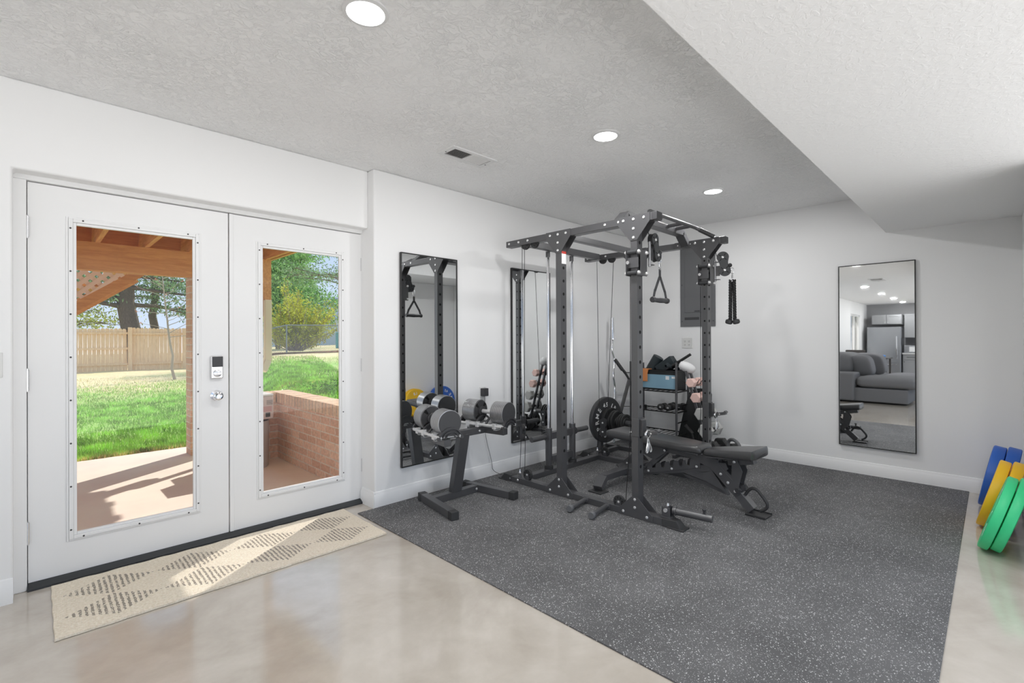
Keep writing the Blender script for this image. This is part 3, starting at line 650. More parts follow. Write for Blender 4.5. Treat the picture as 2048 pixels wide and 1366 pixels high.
def arm(h0, top, bot, nrm, r):
    n = Vector(nrm).normalized(); top, bot, h0 = Vector(top), Vector(bot), Vector(h0); ax = (top-bot).normalized(); side = ax.cross(n)
    for s in (-1, 1):
        pts = []
        for k in range(20): t = PI*k/19; pts.append(top + side*math.cos(t)*r + ax*math.sin(t)*r)
        mid = (top+bot)/2; pts += [mid - side*r*.70 + ax*.012, mid - side*r*.70 - ax*.012]
        for k in range(20): t = PI+PI*k/19; pts.append(bot + side*math.cos(t)*r + ax*math.sin(t)*r)
        pts += [mid + side*r*.70 - ax*.012, mid + side*r*.70 + ax*.012]
        pl = MB().prism([p+n*(s*.017-.0015) for p in pts], n*.003); pl.mat(1)
        for c in (top, bot):
            for i in range(4):
                t = PI/4+i*PI/2; d = side*math.cos(t)+ax*math.sin(t); pl.bar(c+d*r*.38+n*(s*.0195), c+d*r*.78+n*(s*.0195), .005, .001, upv=n)
        rp_('pulley_housing', pl, ['panel_dark', 'hole_black'])
    for c in (top, bot):
        pulley(c.x, c.y, c.z, nrm, r=r*.93, slots=0); e = c+n*.019; bolt(*e, n)
    dd = (bot-h0); dd.z = 0; h0.z = bot.z; rp_('swivel_hinge', MB().bar(h0, h0+dd.normalized()*max(.02, dd.length-r*.9), .014, .085).bar(h0+Vector((0, 0, .074)), h0+dd*.5+Vector((0, 0, .074)), .03, .006).bar(h0-Vector((0, 0, .074)), h0+dd*.5-Vector((0, 0, .074)), .03, .006), 'black_steel', bev=.002); rp_('swivel_pin', MB().cyl(h0+Vector((0, 0, -.088)), h0+Vector((0, 0, .088)), .010, n=16), 'machined_steel')
arm((XB+.048, YA0-.030, 1.775), (3.112, 1.70, 1.945), (3.150, 1.70, 1.842), (0, -1, 0), .047)
arm((XC+.03, YA0-.055, 1.797), (4.135, 1.617, 1.930), (4.135, 1.600, 1.820), (-1, -.35, 0), .048)
cable('', (XB+.02, 1.72, 2.05), (3.068, 1.70, 1.95)); cable('', (4.14, 1.70, 2.05), (4.14, 1.664, 1.93))
# ball stop and short cable at each arm
def hang_hw(x, y, z, r0):
    rp_('rubber_stop', MB().lathe([(-.017, .004), (-.012, .013), (0, .017), (.012, .013), (.017, .004)], (x, y, z), (.3, 0, -1), 16), 'black_rubber')
hang_hw(3.203, 1.70, 1.868, 0); hang_hw(4.135, 1.558, 1.858, 0)

# ------------------------------------------------------------------ attachments hanging on the cables
def carabiner(mb, top, l=.06, w_=.012, d=(1, 0, 0)):
    top = Vector(top); d = Vector(d).normalized(); pts = []
    for k in range(20):
        t = 2*PI*k/20; pts.append(top + Vector((0, 0, -l/2 + l/2*math.cos(t))) + d*math.sin(t)*w_)
    mb.tube(pts, .0028, 7, closed=True)
r = thing('cable_handle', 'black strap D-handle hanging from the near trolley cable', 'cable handle', (3.205, 1.70, 1.835))
cb = MB(); carabiner(cb, (0, 0, .0), .075, .014); cb.tube([(-.004, 0, .02), (0, 0, 0)], .003, 6)
cb.tube([(.013*math.sin(2*PI*k/12), 0, -.080-.0+.011*math.cos(2*PI*k/12)) for k in range(12)], .003, 6, closed=True); cb.build('carabiner', 'chrome', r)
s = MB(); hw = .105
s.bar((0, 0, -.082), (0, 0, -.150), .026, .004, upv=(0, 1, 0))
for q in (-1, 1):
    s.bar((q*.006, 0, -.145), (q*.072, 0, -.245), .024, .004, upv=(0, 1, 0)); s.bar((q*.072, 0, -.240), (q*.098, 0, -.312), .024, .004, upv=(0, 1, 0))
s.build('strap', 'dark_steel', r)
MB().lathe([(-.112, .0165), (-.108, .021), (-.092, .021), (-.090, .0165), (-.03, .019), (0, .0205), (.03, .019), (.090, .0165), (.092, .021), (.108, .021), (.112, .0165)], (0, 0, -.310), (1, 0, 0), 24).build('grip', 'dark_steel', r)
r = thing('triceps_rope', 'black braided triceps rope hanging from the far trolley cable', 'cable rope', (4.135, 1.540, 1.835))
cb = MB(); carabiner(cb, (0, 0, 0), .05, .012, (0, 1, 0)); carabiner(cb, (0, 0, -.045), .05, .010, (1, 0, 0)); cb.box(-.006, .006, -.018, .018, -.115, -.09); cb.box(-.004, .004, -.024, -.016, -.13, -.095); cb.build('carabiner', 'chrome', r)
for q in (-1, 1):
    rm = MB(); L_ = .36
    rm.cyl((0, q*.014, -.105), (0, q*.017, -.105-L_+.03), .0105, n=12)
    for st in range(3):
        pts = []
        for k in range(70):
            z = -.100-(L_-.02)*k/69; t = k/69*2*PI*5.2 + st*2*PI/3
            pts.append(Vector((math.cos(t)*.0085, q*(.014+.004*k/69)+math.sin(t)*.0085, z)))
        rm.tube(pts, .0072, 7)
    rm.build('braided_rope', 'cable_black', r)
    MB().lathe([(0, .012), (.006, .026), (.020, .029), (.034, .027), (.040, .018)], (0, q*.024, -.105-L_+.035), (0, q*.25, -1), 22).build('rope_stop', 'black_rubber', r)
# J-hooks with spring collars
def j_hook(X0, lab, lab2, z):
    r = thing('j_hook', lab, 'j-hook', (X0, YA0, z), group='pair of J-hooks on the front uprights')
    xc = .035
    MB().box(-.004, .074, -.008, -.001, -.020, .105).box(-.006, -.001, -.008, .045, -.02, .105).box(.071, .076, -.008, .045, -.02, .105).build('mounting_plate', 'black_steel', r, bev=.002)
    MB().prism([(.010, -.008, .10), (.010, -.030, .095), (.010, -.034, .0), (.010, -.034, -.014), (.010, -.008, -.018)], (.05, 0, 0)).build('upright_guard', 'dark_steel', r, bev=.003)
    a = MB().bar((.035, -.030, .0), (.035, -.138, .024), .042, .024); a.bar((.035, -.132, .028), (.035, -.140, .040), .042, .022)
    a.build('hook_arm', 'black_steel', r, bev=.003)
    MB().cyl((.013, -.09, .013), (.0125, -.09, .013), .006, n=12).build('bolt', 'bolt_zinc', r)
    q = thing('spring_collar', lab2, 'collar', (X0+.035, YA0-.055, z+.0), group='chrome spring collars hanging on the J-hooks')
    c = MB(); pts = [(.030*math.cos(t), .006*(t/(2*PI)-1), .026*math.sin(t)) for t in [2*PI*k/24 for k in range(49)]]
    c.tube(pts, .0045, 8); c.build('coil', 'satin_chrome', q)
    for sg in (-1, 1):
        hpt = [(sg*.004, 0, -.026), (sg*.010, -.004, -.055), (sg*.034, -.008, -.095), (sg*.036, -.008, -.118), (sg*.020, -.008, -.125), (sg*.010, -.008, -.105), (sg*.006, -.004, -.06)]
        MB().tube(smooth_path(hpt, 2), .0034, 7).build('handle_loop', 'bolt_zinc', q)
j_hook(XA, 'J-hook on the near front upright above the bench', 'chrome spring collar hanging on the near J-hook over the bench', .592)
j_hook(XC, 'J-hook on the far front upright, beside the grey dumbbells', 'chrome spring collar hanging on the far J-hook', .592)
# ------------------------------------------------------------------ adjustable bench
BA = R(3.0)
bench = thing('weight_bench', 'black padded adjustable weight bench inside the rack', 'weight bench', (3.60, 1.14, G0), (0, 0, PI/2-BA))
# local frame: x = towards the head end (s), y = to the left seen from the seat; the photograph's near side is +y
def L(s, t, z): return Vector((s, -t, z-G0))
def bprism(poly, t0, t1): return MB().prism([L(s, t0, z) for s, z in poly], L(0, t1, 0)-L(0, t0, 0))
def bb(name, mb, m_='black_steel', bev=.002, par=None): return mb.build(name, m_, par or bench, bev=bev)
def pad(name, prof, th0, n=14):
    # prof: list of (s, half width, z bottom, z top)
    mb = MB(); ring = []
    for s, hw, z0, z1 in prof:
        rr = min(.022, (z1-z0)*.45, hw*.9); row = []
        for (cy, cz, a0) in ((hw-rr, z0+.012, -90), (hw-rr, z1-rr, 0), (-(hw-rr), z1-rr, 90), (-(hw-rr), z0+.012, 180)):
            r_ = rr if cz > (z0+z1)/2 else .012
            ycen = cy if cz > (z0+z1)/2 else math.copysign(hw-.012, cy)
            for k in range(5):
                a = R(a0+90*k/4); row.append((ycen+math.cos(a)*r_, cz+math.sin(a)*r_))
        ring.append([L(s, -y, z) for y, z in row])
    k = len(ring[0]); vs = [v for r_ in ring for v in r_]
    fs = [(i*k+j, i*k+(j+1) % k, (i+1)*k+(j+1) % k, (i+1)*k+j) for i in range(len(ring)-1) for j in range(k)]
    fs += [tuple(reversed(range(k))), tuple(range((len(ring)-1)*k, len(ring)*k))]
    o = mb.add(vs, fs).build(name, 'black_vinyl', bench, ang=50)
    return o
def padprof(s0, s1, hw0, hw1, zb0, zb1, t0, t1, taper0, taper1, crown=0):
    out = []
    for u in (0, .012, .035, .08, .16, .28, .42, .58, .72, .84, .92, .965, .988, 1):
        e = min(1, u/.03)**.5 if u < .03 else 1; e2 = min(1, (1-u)/.03)**.5 if u > .97 else 1; q = e*e2
        hw = hw0+(hw1-hw0)*u
        if u < taper0: hw *= (.74+.26*math.sin(PI/2*u/taper0))
        if u > 1-taper1: hw *= (.80+.20*math.sin(PI/2*(1-u)/taper1))
        zb = zb0+(zb1-zb0)*u; th = t0+(t1-t0)*u
        ends = .55+.45*q
        out.append((s0+(s1-s0)*u, hw*(.94+.06*q), zb, zb+th*ends))
    return out
pad('backrest_pad', padprof(.405, 1.255, .135, .140, .385, .398, .052, .060, .30, .02), 0)
pad('seat_pad', padprof(.010, .395, .150, .100, .414, .374, .062, .045, .03, .45), 0)
bb('backrest_base', bprism([(.42, .376), (1.22, .390), (1.22, .399), (.42, .386)], -.115, .115), 'dark_steel')
bb('seat_base', bprism([(.03, .405), (.36, .371), (.36, .379), (.03, .415)], -.12, .12), 'dark_steel')
lblm = MB(); 
bb('white_label', MB().add([L(.905, -.10, .4605), L(1.03, -.10, .4625), L(1.03, -.02, .4625), L(.905, -.02, .4605)], [(0, 1, 2, 3)]).add([L(.905, -.10, .4595), L(1.03, -.10, .4595), L(1.03, -.02, .4595), L(.905, -.02, .4595)], [(0, 3, 2, 1)]), 'white_print', 0)
# spine, ladder plates, front leg
bb('spine', MB().bar(L(.31, 0, .292), L(1.19, 0, .075), .07, .052), bev=.003)
for t in (-.042, .038):
    teeth = [(.470, .258), (.925, .125), (.925, .175)]
    top = []
    for i, (s, z) in enumerate([(.912, .164), (.834, .188), (.752, .214), (.676, .238), (.597, .257), (.536, .277)]):
        top += [(s+.022, z+.030), (s+.010, z-.006), (s-.012, z-.008), (s-.020, z+.036), (s-.034, z+.046)]
    bb('ladder_plate', bprism(teeth+top+[(.450, .318), (.436, .300), (.440, .262)], t, t+.004), bev=.0008)
fl = MB().bar(L(.335, 0, .300), L(.068, 0, .036), .068, .058); bb('front_leg', fl, bev=.003)
fp = bprism([(.10, G0), (-.035, G0), (-.035, G0+.008), (.10, G0+.008)], -.065, .065)
for t in (-.065, .060): fp.merge(bprism([(.10, G0), (-.035, G0), (-.035, G0+.016), (.10, G0+.016)], t, t+.005))
bb('foot_plate', fp, 'black_rubber')
for t in (-.043, .039): bb('joint_plate', bprism([(.42, .395), (.30, .350), (.290, .316), (.13, .165), (.155, .125), (.20, .13), (.36, .285), (.50, .318), (.52, .36)], t, t+.004), bev=.0008)
for t in (-.036, .034): bb('side_gusset', bprism([(.60, .205), (.40, .240), (.345, .260), (.24, .125), (.40, .175)], t, t+.003), bev=.0008)
bb('brace', bprism([(.60, .195), (.56, .168), (.235, .10), (.26, .150)], -.02, .02))
# backrest support frame
bb('backrest_arm', MB().bar(L(.30, 0, .335), L(1.15, 0, .375), .06, .045), bev=.003)
bb('support_plate', bprism([(.735, .368), (1.10, .372), (1.06, .335), (.86, .262), (.815, .262), (.712, .345)], -.040, -.035), bev=.0008)
bb('support_plate', bprism([(.735, .368), (1.10, .372), (1.06, .335), (.86, .262), (.815, .262), (.712, .345)], .035, .040), bev=.0008)
bb('support_bar', MB().bar(L(.735, 0, .345), L(.905, 0, .175), .060, .045), bev=.003)
bb('ladder_pin', MB().cyl(L(.905, -.075, .180), L(.905, .075, .180), .010, n=14), 'dark_steel', 0)
# seat support
bb('seat_tube', MB().bar(L(.055, 0, .385), L(.235, 0, .345), .06, .045), bev=.003)
for t in (-.045, .041):
    bb('seat_lever', bprism([(.200, .385), (.165, .385), (.122, .300), (.145, .205), (.150, .160), (.185, .150), (.195, .26)], t, t+.004), bev=.0008)
    bb('seat_ladder', bprism([(.30, .335), (.245, .338), (.225, .300), (.238, .285), (.205, .255), (.200, .30), (.185, .285), (.180, .20), (.24, .21), (.33, .30)], t*.9, t*.9+.003), bev=.0008)
bb('hinge_block', MB().cyl(L(.155, -.06, .165), L(.155, .06, .165), .018, n=16).box(.13, .175, -.03, .03, .145, .19), 'dark_steel')
hp = smooth_path([L(.125, 0, .125), L(.10, 0, .165), L(.075, 0, .190), L(.04, 0, .185), L(-.012, 0, .125), L(-.030, 0, .095), L(-.02, 0, .065), L(.020, 0, .038)], 3)
bb('carry_handle', MB().tube(hp, .0105, 12), 'black_rubber', 0)
# rear T foot
T = MB(); T.bar(L(1.135, -.33, .105), L(1.135, .33, .105), .075, .050)
for q in (-1, 1): T.bar(L(1.135, q*.315, .106), L(1.115, q*.415, .036), .078, .050)
bb('rear_foot', T, bev=.003)
for q in (-1, 1): bb('rubber_foot', bprism([(1.175, G0), (1.05, G0), (1.05, G0+.010), (1.175, G0+.010)], q*.41-.055, q*.41+.055), 'black_rubber')
bb('rear_bracket', MB().bar(L(1.12, 0, .085), L(1.20, 0, .145), .09, .012), 'dark_steel')
for s, z in ((.423, .382), (.180, .361), (.278, .254), (.225, .202), (.173, .151), (.880, .157), (.670, .215), (.463, .272), (.732, .349)):
    for q in (-1, 1):
        link('bolt', bolt_me, bench, L(s, q*.0455, z), Vector((0, -q, 0)).to_track_quat('Z', 'Y').to_euler() if False else Vector((0, 1 if q < 0 else -1, 0)).to_track_quat('Z', 'Y').to_euler())

# ------------------------------------------------------------------ dumbbell stand with two adjustable dumbbells
SX, SY = 2.35, 2.93
st = thing('dumbbell_stand', 'black steel stand with two trays of adjustable dumbbells near the double doors', 'dumbbell stand', (SX, SY, G0))
def sw(name, mb, m_='black_steel', **k):
    for v in mb.v: v -= st.location
    return mb.build(name, m_, st, **k)
SPL = R(9.5)
for q in (-1, 1):
    f0 = Vector((SX+q*.298, 2.615, G0+.030)); d = Vector((-q*math.sin(SPL), math.cos(SPL), 0)); f1 = f0+d*.545
    sw('foot_beam', MB().bar(f0+d*.03, f1-d*.02, .056, .055), bev=.003)
    for p, e in ((f0, 1), (f1, -1)):
        cap = MB().bar(p, p+d*e*.055, .060, .059); cap.mat(1)
        for k in range(5): cap.bar(p-d*e*.001+Vector((0, 0, 0))+Vector((math.cos(SPL), q*math.sin(SPL), 0))*(-.018+.009*k), p-d*e*.001+Vector((math.cos(SPL), q*math.sin(SPL), 0))*(-.018+.009*k)+Vector((0, 0, .001)), .0015, .002) if False else None
        sw('end_cap', cap, ['black_rubber', 'hole_black'], bev=.004)
    sx = SX+q*.20
    link('bolt', bolt_me, st, Vector((sx, 2.9695, .035))-st.location, Vector((0, -1, 0)).to_track_quat('Z', 'Y').to_euler())
sw('cross_beam', MB().box(SX-.225, SX+.225, 2.970, 3.026, G0, G0+.055), bev=.003)
col_ = MB(); b0 = [(SX-.046, 2.968), (SX+.046, 2.968), (SX+.046, 3.022), (SX-.046, 3.022)]; t0 = [(SX-.046, 2.868), (SX+.046, 2.868), (SX+.046, 2.922), (SX-.046, 2.922)]
col_.add([(x, y, G0+.05) for x, y in b0]+[(x, y, .515) for x, y in t0], [(3, 2, 1, 0), (4, 5, 6, 7), (0, 1, 5, 4), (1, 2, 6, 5), (2, 3, 7, 6), (3, 0, 4, 7)])
sw('column', col_, bev=.003)
sw('top_cross_beam', MB().box(SX-.25, SX+.25, 2.895, 2.950, .495, .545), bev=.003)
for q in (-1, 1):
    f0 = Vector((SX+q*.283, 2.715, .520)); d = Vector((-q*math.sin(SPL), math.cos(SPL), 0)); sd = Vector((math.cos(SPL), q*math.sin(SPL), 0)); up_ = Vector((0, 0, 1))
    sw('tray_beam', MB().bar(f0, f0+d*.375, .056, .050), bev=.003)
    link('bolt', bolt_me, st, Vector((SX+q*.17, 2.8945, .52))-st.location, Vector((0, -1, 0)).to_track_quat('Z', 'Y').to_euler())
    c0 = f0-d*.045+up_*.050
    tr = MB()
    for s2 in (-1, 1):
        tr.cyl(c0+sd*s2*.082, c0+sd*s2*.082+d*.435, .0125, n=16)
    tray = sw('tray_rail', tr, 'silver_tray')
    bk = MB()
    for k in (.09, .26, .36):
        bk.bar(c0+d*k-sd*.095-up_*.014, c0+d*k+sd*.095-up_*.014, .035, .012, upv=up_); bk.bar(c0+d*k-sd*.082-up_*.02, c0+d*k-sd*.082+up_*.022, .032, .026, upv=d); bk.bar(c0+d*k+sd*.082-up_*.02, c0+d*k+sd*.082+up_*.022, .032, .026, upv=d)
        bk.bar(c0+d*k-sd*.082-up_*.030, c0+d*k+sd*.082-up_*.030, .03, .006, upv=up_)
    sw('tray_bracket', bk, 'silver_tray', bev=.002)
    for k in (-.004, .165, .262, .437):                       # curved cradle ends
        cr_ = MB(); pc = c0+d*k
        for r0, r1, wz in ((.085, .093, 0), (.062, .067, -.012), (.040, .045, -.024)) if k in (-.004, .437) else ((.085, .093, 0),):
            pts_o, pts_i = [], []
            for j in range(13):
                a = R(20+140*j/12); base = pc-up_*.022
                pts_o.append(base+sd*math.cos(a)*r1*1.02+up_*math.sin(a)*r1*.95); pts_i.append(base+sd*math.cos(a)*r0+up_*math.sin(a)*r0*.92)
            cr_.prism(pts_o+pts_i[::-1], d*.016)
        if k in (-.004, .437):
            cr_.prism([pc-up_*.020+sd*math.cos(R(20+140*j/12))*.086+up_*math.sin(R(20+140*j/12))*.080+d*.012 for j in range(13)], d*.003)
            for s2 in (-1, 1): cr_.cyl(pc+sd*s2*.090-up_*.006, pc+sd*s2*.090-up_*.006+d*.018, .013, n=12)
        sw('cradle', cr_, 'charcoal_plate')
# dumbbell built along local y
db = thing('adjustable_dumbbell', 'steel adjustable dumbbell on the left tray, nearest the doors', 'dumbbell', (0, 0, 0), group='adjustable dumbbells on the black stand')
RD = .091
for y0, sg in ((-.205, 1), (.205, -1)):
    hd = MB(); th = .125
    prof = [(0, RD*.93), (.002, RD), (th-.003, RD), (th, RD*.96)]
    hd.lathe(prof, (0, y0, 0), (0, sg, 0), 48); h_ = hd.build('plate_stack', 'plate_steel', db)
    ins = MB().lathe([(0, RD*.955), (.0015, RD*.955), (.002, RD*.5)], (0, y0-sg*.0015, 0), (0, sg, 0), 40)
    ins.build('end_plate', 'charcoal_plate', h_)
    dm = MB().lathe([(0, .030), (.004, .028), (.006, .020)], (0, y0-sg*.002, RD*.50), (0, -sg, 0), 24) if False else None
    f = MB().lathe([(0, RD*.95), (.002, RD*.93), (.003, RD*.45)], (0, y0+sg*th, 0), (0, sg, 0), 40); f.mat(1)
    for i in range(4):
        a = PI/4+i*PI/2; f.prism([Vector((math.cos(a+e*.16)*r_, y0+sg*(th+.002), math.sin(a+e*.16)*r_)) for e, r_ in ((-1, RD*.90), (1, RD*.90), (.8, RD*.5), (-.8, RD*.5))], (0, sg*.0022, 0))
    f.build('inner_plate', ['charcoal_plate', 'hole_black'], h_)
    MB().lathe([(0, .040), (.020, .040), (.024, .034)], (0, y0+sg*(th), 0), (0, sg, 0), 32).build('selector_collar', 'dark_steel', h_)
MB().cyl((0, -.07, 0), (0, .07, 0), .0165, n=24).build('handle', 'silver_tray', db)
def place_db(o, q):
    f0 = Vector((SX+q*.283, 2.715, .520)); d = Vector((-q*math.sin(SPL), math.cos(SPL), 0))
    o.location = f0+d*.172+Vector((0, 0, .050+.0945)); o.rotation_euler = (0, 0, q*SPL)
place_db(db, -1)
d2_ = dup(db, label='steel adjustable dumbbell on the right tray, under the wall charger'); place_db(d2_, 1)
# ------------------------------------------------------------------ bumper plates
def plate_parts(root, r, th, m_, text=True, hub=True):
    """disc with raised rim, axis = local z, visible face at +z"""
    prof = [(-th/2, .055), (-th/2, r-.035), (-th/2+.004, r-.028), (-th/2+.001, r-.012), (-th/2+.004, r-.003), (-th/2+.009, r), (th/2-.009, r), (th/2-.004, r-.003), (th/2-.001, r-.012),
            (th/2-.005, r-.030), (th/2-.005, r*.36), (th/2-.001, r*.34), (th/2-.001, .050), (th/2-.004, .048)]
    d = MB().lathe(prof, (0, 0, 0), (0, 0, 1), 64).build('plate_disc', m_, root)
    MB().lathe([(-th/2+.001, .047), (th/2-.002, .047), (th/2-.002, .0265), (th/2-.02, .0255)], (0, 0, 0), (0, 0, 1), 32).build('steel_hub', 'satin_chrome', root) if hub else None
    if text:
        t = arc_text_mb('SUPRME', r*.30, r*.66, R(258), R(24)); t.merge(arc_text_mb('45 LB', r*.26, r*.66, R(108), R(16)))
        for v in t.v: v.z += th/2-.005
        t.build('lettering', 'white_print', root)
def leaning(x, ybot, lean, r, th, m_, label, grp, spin=0, yaw_=R(3)):
    q = thing('bumper_plate', label, 'weight plate', group=grp)
    # face normal points to +y and a little up; bottom edge of the face rests on the floor
    n = Vector((0, math.cos(lean), math.sin(lean))); u = Vector((0, -math.sin(lean), math.cos(lean)))
    c = Vector((x, ybot, .0)) + u*r - n*(th/2); c.z += .001 + 0
    X = Vector((-1, 0, 0)); Mx = Matrix.Rotation(-yaw_, 4, 'Z') @ Matrix((( X.x, u.x, n.x), (X.y, u.y, n.y), (X.z, u.z, n.z))).to_4x4()
    low = (c.z - r*math.cos(lean) - th/2*math.sin(lean)); c.z -= low - .0015
    q.matrix_world = Matrix.Translation(c) @ Mx @ Matrix.Rotation(spin, 4, 'Z'); q.location = c
    plate_parts(q, r, th, m_); return q
GR = 'coloured bumper plates leaning against the right wall'
LE = R(18)
leaning(4.98, .092, R(11), .225, .074, 'blue_bumper', 'blue bumper plate, front one of the blue pair at the right edge', GR, .2)
leaning(4.98, .016, R(11), .225, .074, 'blue_bumper', 'blue bumper plate behind the other blue one, against the wall', GR, .9)
leaning(4.45, .094, R(15), .225, .060, 'yellow_bumper', 'yellow bumper plate, front one of the yellow pair', GR, .5)
leaning(4.45, .030, R(15), .225, .060, 'yellow_bumper', 'yellow bumper plate behind the other yellow one, against the wall', GR, 2)
leaning(3.985, .080, R(17), .225, .050, 'green_bumper', 'green bumper plate, front one of the green pair nearest the camera', GR, .1)
leaning(3.985, .027, R(17), .225, .050, 'green_bumper', 'green bumper plate behind the other green one, nearest the camera', GR, 1)

# ------------------------------------------------------------------ plate tree with black plates
px_, py_ = 4.36, 2.98
pt = thing('plate_tree', 'black steel plate tree holding black weight plates in the far corner', 'weight plate rack', (px_, py_, G0))
ax = Vector((-.12, -.99, 0)).normalized()
MB().bar((-.03, .03, 0), (0.03, .03, .52), .05, .05).build('post', 'black_steel', pt, bev=.003)
MB().bar((-.18, .0, .022), (.30, .0, .022), .05, .044).bar((.28, -.28, .022), (.28, .15, .022), .05, .044).build('base', 'black_steel', pt, bev=.003)
MB().bar((.22, -.02, .25), (.36, -.1, .78), .03, .03).build('side_post', 'black_steel', pt, bev=.002)
c0 = Vector((0, 0, .372))
pg = MB().cyl(c0, c0+ax*.42, .0245, n=24); pg.build('plate_peg', 'black_steel', pt, bev=.002)
MB().cyl(c0-ax*.03, c0-ax*.14, .024, n=24).build('plate_peg', 'black_steel', pt, bev=.002)
def on_peg(k, r, th, label, text, m_='charcoal_plate'):
    q = thing('weight_plate', label, 'weight plate', group='black plates on the plate tree')
    X = Vector((0, 0, 1)).cross(ax).normalized(); U = ax.cross(X)
    q.matrix_world = Matrix.Translation(Vector((px_, py_, G0))+c0+ax*k+Vector((0, 0, 0))) @ Matrix((( X.x, U.x, ax.x), (X.y, U.y, ax.y), (X.z, U.z, ax.z))).to_4x4()
    plate_parts(q, r, th, m_, text, hub=False) if text else None
    if not text:
        MB().lathe([(-th/2, .027), (-th/2, r-.01), (-th/2+.003, r), (th/2-.003, r), (th/2, r-.004), (th/2, r-.018), (th/2-.006, r-.024), (th/2-.006, .05), (th/2, .046), (th/2, .027)], (0, 0, 0), (0, 0, 1), 48).build('plate_disc', m_, q)
    return q
on_peg(.035, .243, .052, 'large black bumper plate with white lettering, innermost on the tree', True)
on_peg(.100, .135, .034, 'medium black plate next to the lettered bumper plate', False, 'black_iron')
on_peg(.160, .112, .024, 'black plate in the middle of the peg', False, 'black_iron'); on_peg(.192, .112, .024, 'black plate in the middle of the peg, nearer the bench', False, 'black_iron')
on_peg(.250, .086, .018, 'small black plate, third from the peg end', False, 'black_iron'); on_peg(.275, .086, .018, 'small black plate, second from the peg end', False, 'black_iron'); on_peg(.302, .088, .018, 'small black plate nearest the end of the peg', False, 'black_iron')
# EZ curl bar leaning in the corner
ez = thing('curl_bar', 'chrome zigzag curl bar leaning upright in the far corner', 'barbell', (4.72, 3.10, .36))
zp = [(-.02, -.03, -.30), (.0, 0, .0), (.10, .03, .29), (.05, .03, .47), (.11, .04, .63), (.05, .045, .76), (.085, .05, .88)]
def off(p): return tuple(p)
MB().tube(smooth_path([off(p) for p in zp], 1), .0135, 12).build('bent_shaft', 'chrome', ez)
a_, b_ = Vector(zp[-1]), Vector((.09, .06, 1.13))
MB().cyl(a_, b_, .0235, n=20).build('sleeve', 'chrome', ez); MB().cyl(a_-Vector((0, 0, .006)), a_+Vector((0, 0, .01)), .037, n=24).build('sleeve_collar', 'chrome', ez)
# lat bar leaning on the wall and wall hooks
lt = thing('lat_pulldown_bar', 'black lat pulldown bar with a rubber grip leaning behind the rack', 'cable bar', (4.62, 2.96, .45))
lp = smooth_path([(-.01, .03, .56), (.045, -.02, .455), (.10, -.07, .36), (.16, -.16, .12), (.20, -.2, -.15)], 2)
MB().tube(lp, .0125, 12).build('shaft', 'cable_black', lt)
a_, b_ = lp[0], lp[5]; MB().cyl(Vector((-.012, .032, .562)), Vector((.05, -.025, .445)), .0195, n=16).build('rubber_grip', 'black_rubber', lt)
wr = thing('wall_hook_rack', 'wall rack of thin hooks in the far corner behind the curl bar', 'hook rack', (XF, 3.0, .82))
MB().box(-.012, 0, -.25, .22, -.01, .012).build('rail', 'white_plastic', wr, bev=.001)
for y, z in ((.20, 0), (.10, .0), (.0, 0)):
    MB().tube([(-.012, y, z), (-.10, y+.05, z), (-.17, y+.10, z+.004), (-.195, y+.12, z+.045)], .0035, 7).build('hook', 'cable_black', wr)
wr2 = thing('wall_hook_rack', 'single low wall hook in the far corner above the plates', 'hook rack', (XF, 3.05, .40))
MB().box(-.010, 0, -.03, .03, -.03, .03).tube([(-.01, 0, 0), (-.12, .08, .01), (-.22, .15, .014), (-.25, .175, .055)], .004, 7).build('hook', 'cable_black', wr2)

# ------------------------------------------------------------------ shelf cart and what stands on it
CX0, CX1, CY0, CY1 = 4.85, 5.13, 2.39, 2.94
ct = thing('shelf_cart', 'narrow black steel shelf with two open tiers behind the rack', 'shelf', (CX0, CY0, G0))
def cw(name, mb, m_='black_steel', **k):
    for v in mb.v: v -= ct.location
    return mb.build(name, m_, ct, **k)
for x in (CX0, CX1):
    for y in (CY0, CY1): cw('post', MB().cyl((x, y, G0), (x, y, .985 if x == CX0 else .96), .0125, n=14))
for z in (.668, .450, .20):
    s = MB(); s.cyl((CX0, CY0, z), (CX0, CY1, z), .007, n=8).cyl((CX1, CY0, z), (CX1, CY1, z), .007, n=8).cyl((CX0, CY0, z), (CX1, CY0, z), .008, n=8).cyl((CX0, CY1, z), (CX1, CY1, z), .008, n=8)
    for k in range(9): s.cyl((CX0, CY0+.03+(CY1-CY0-.06)*k/8, z-.004), (CX1, CY0+.03+(CY1-CY0-.06)*k/8, z-.004), .0035, n=6)
    cw('wire_shelf', s, 'cable_black')
for z in (.52, .34, .94):
    for y in (CY0, CY1): cw('side_rail', MB().cyl((CX0, y, z), (CX1, y, z), .008, n=8), 'cable_black')
bn = thing('storage_bin', 'black fabric storage bin with a light blue front, on the upper shelf', 'storage bin', ((CX0+CX1)/2, (CY0+CY1)/2, .678))
w2, d2, h = .262, .115, .22
MB().box(-d2, d2, -w2, w2, 0, h).build('bin_body', 'bin_black', bn, bev=.006)
MB().box(-d2-.003, -d2, -w2+.005, w2-.005, .020, .170).build('blue_panel', 'bin_blue', bn)
MB().box(-d2-.0045, -d2-.003, -w2+.01, -w2+.05, .135, .155).box(-d2-.0045, -d2-.003, -w2+.08, -w2+.12, .12, .158).build('white_print', 'white_print', bn)
MB().box(-d2-.004, d2+.004, -w2-.004, w2+.004, h-.012, h).build('rim_piping', 'cable_black', bn, bev=.003)
r = thing('foam_roller', 'dark slate foam roller standing tilted out of the bin', 'foam roller', (4.99, 2.78, .86))
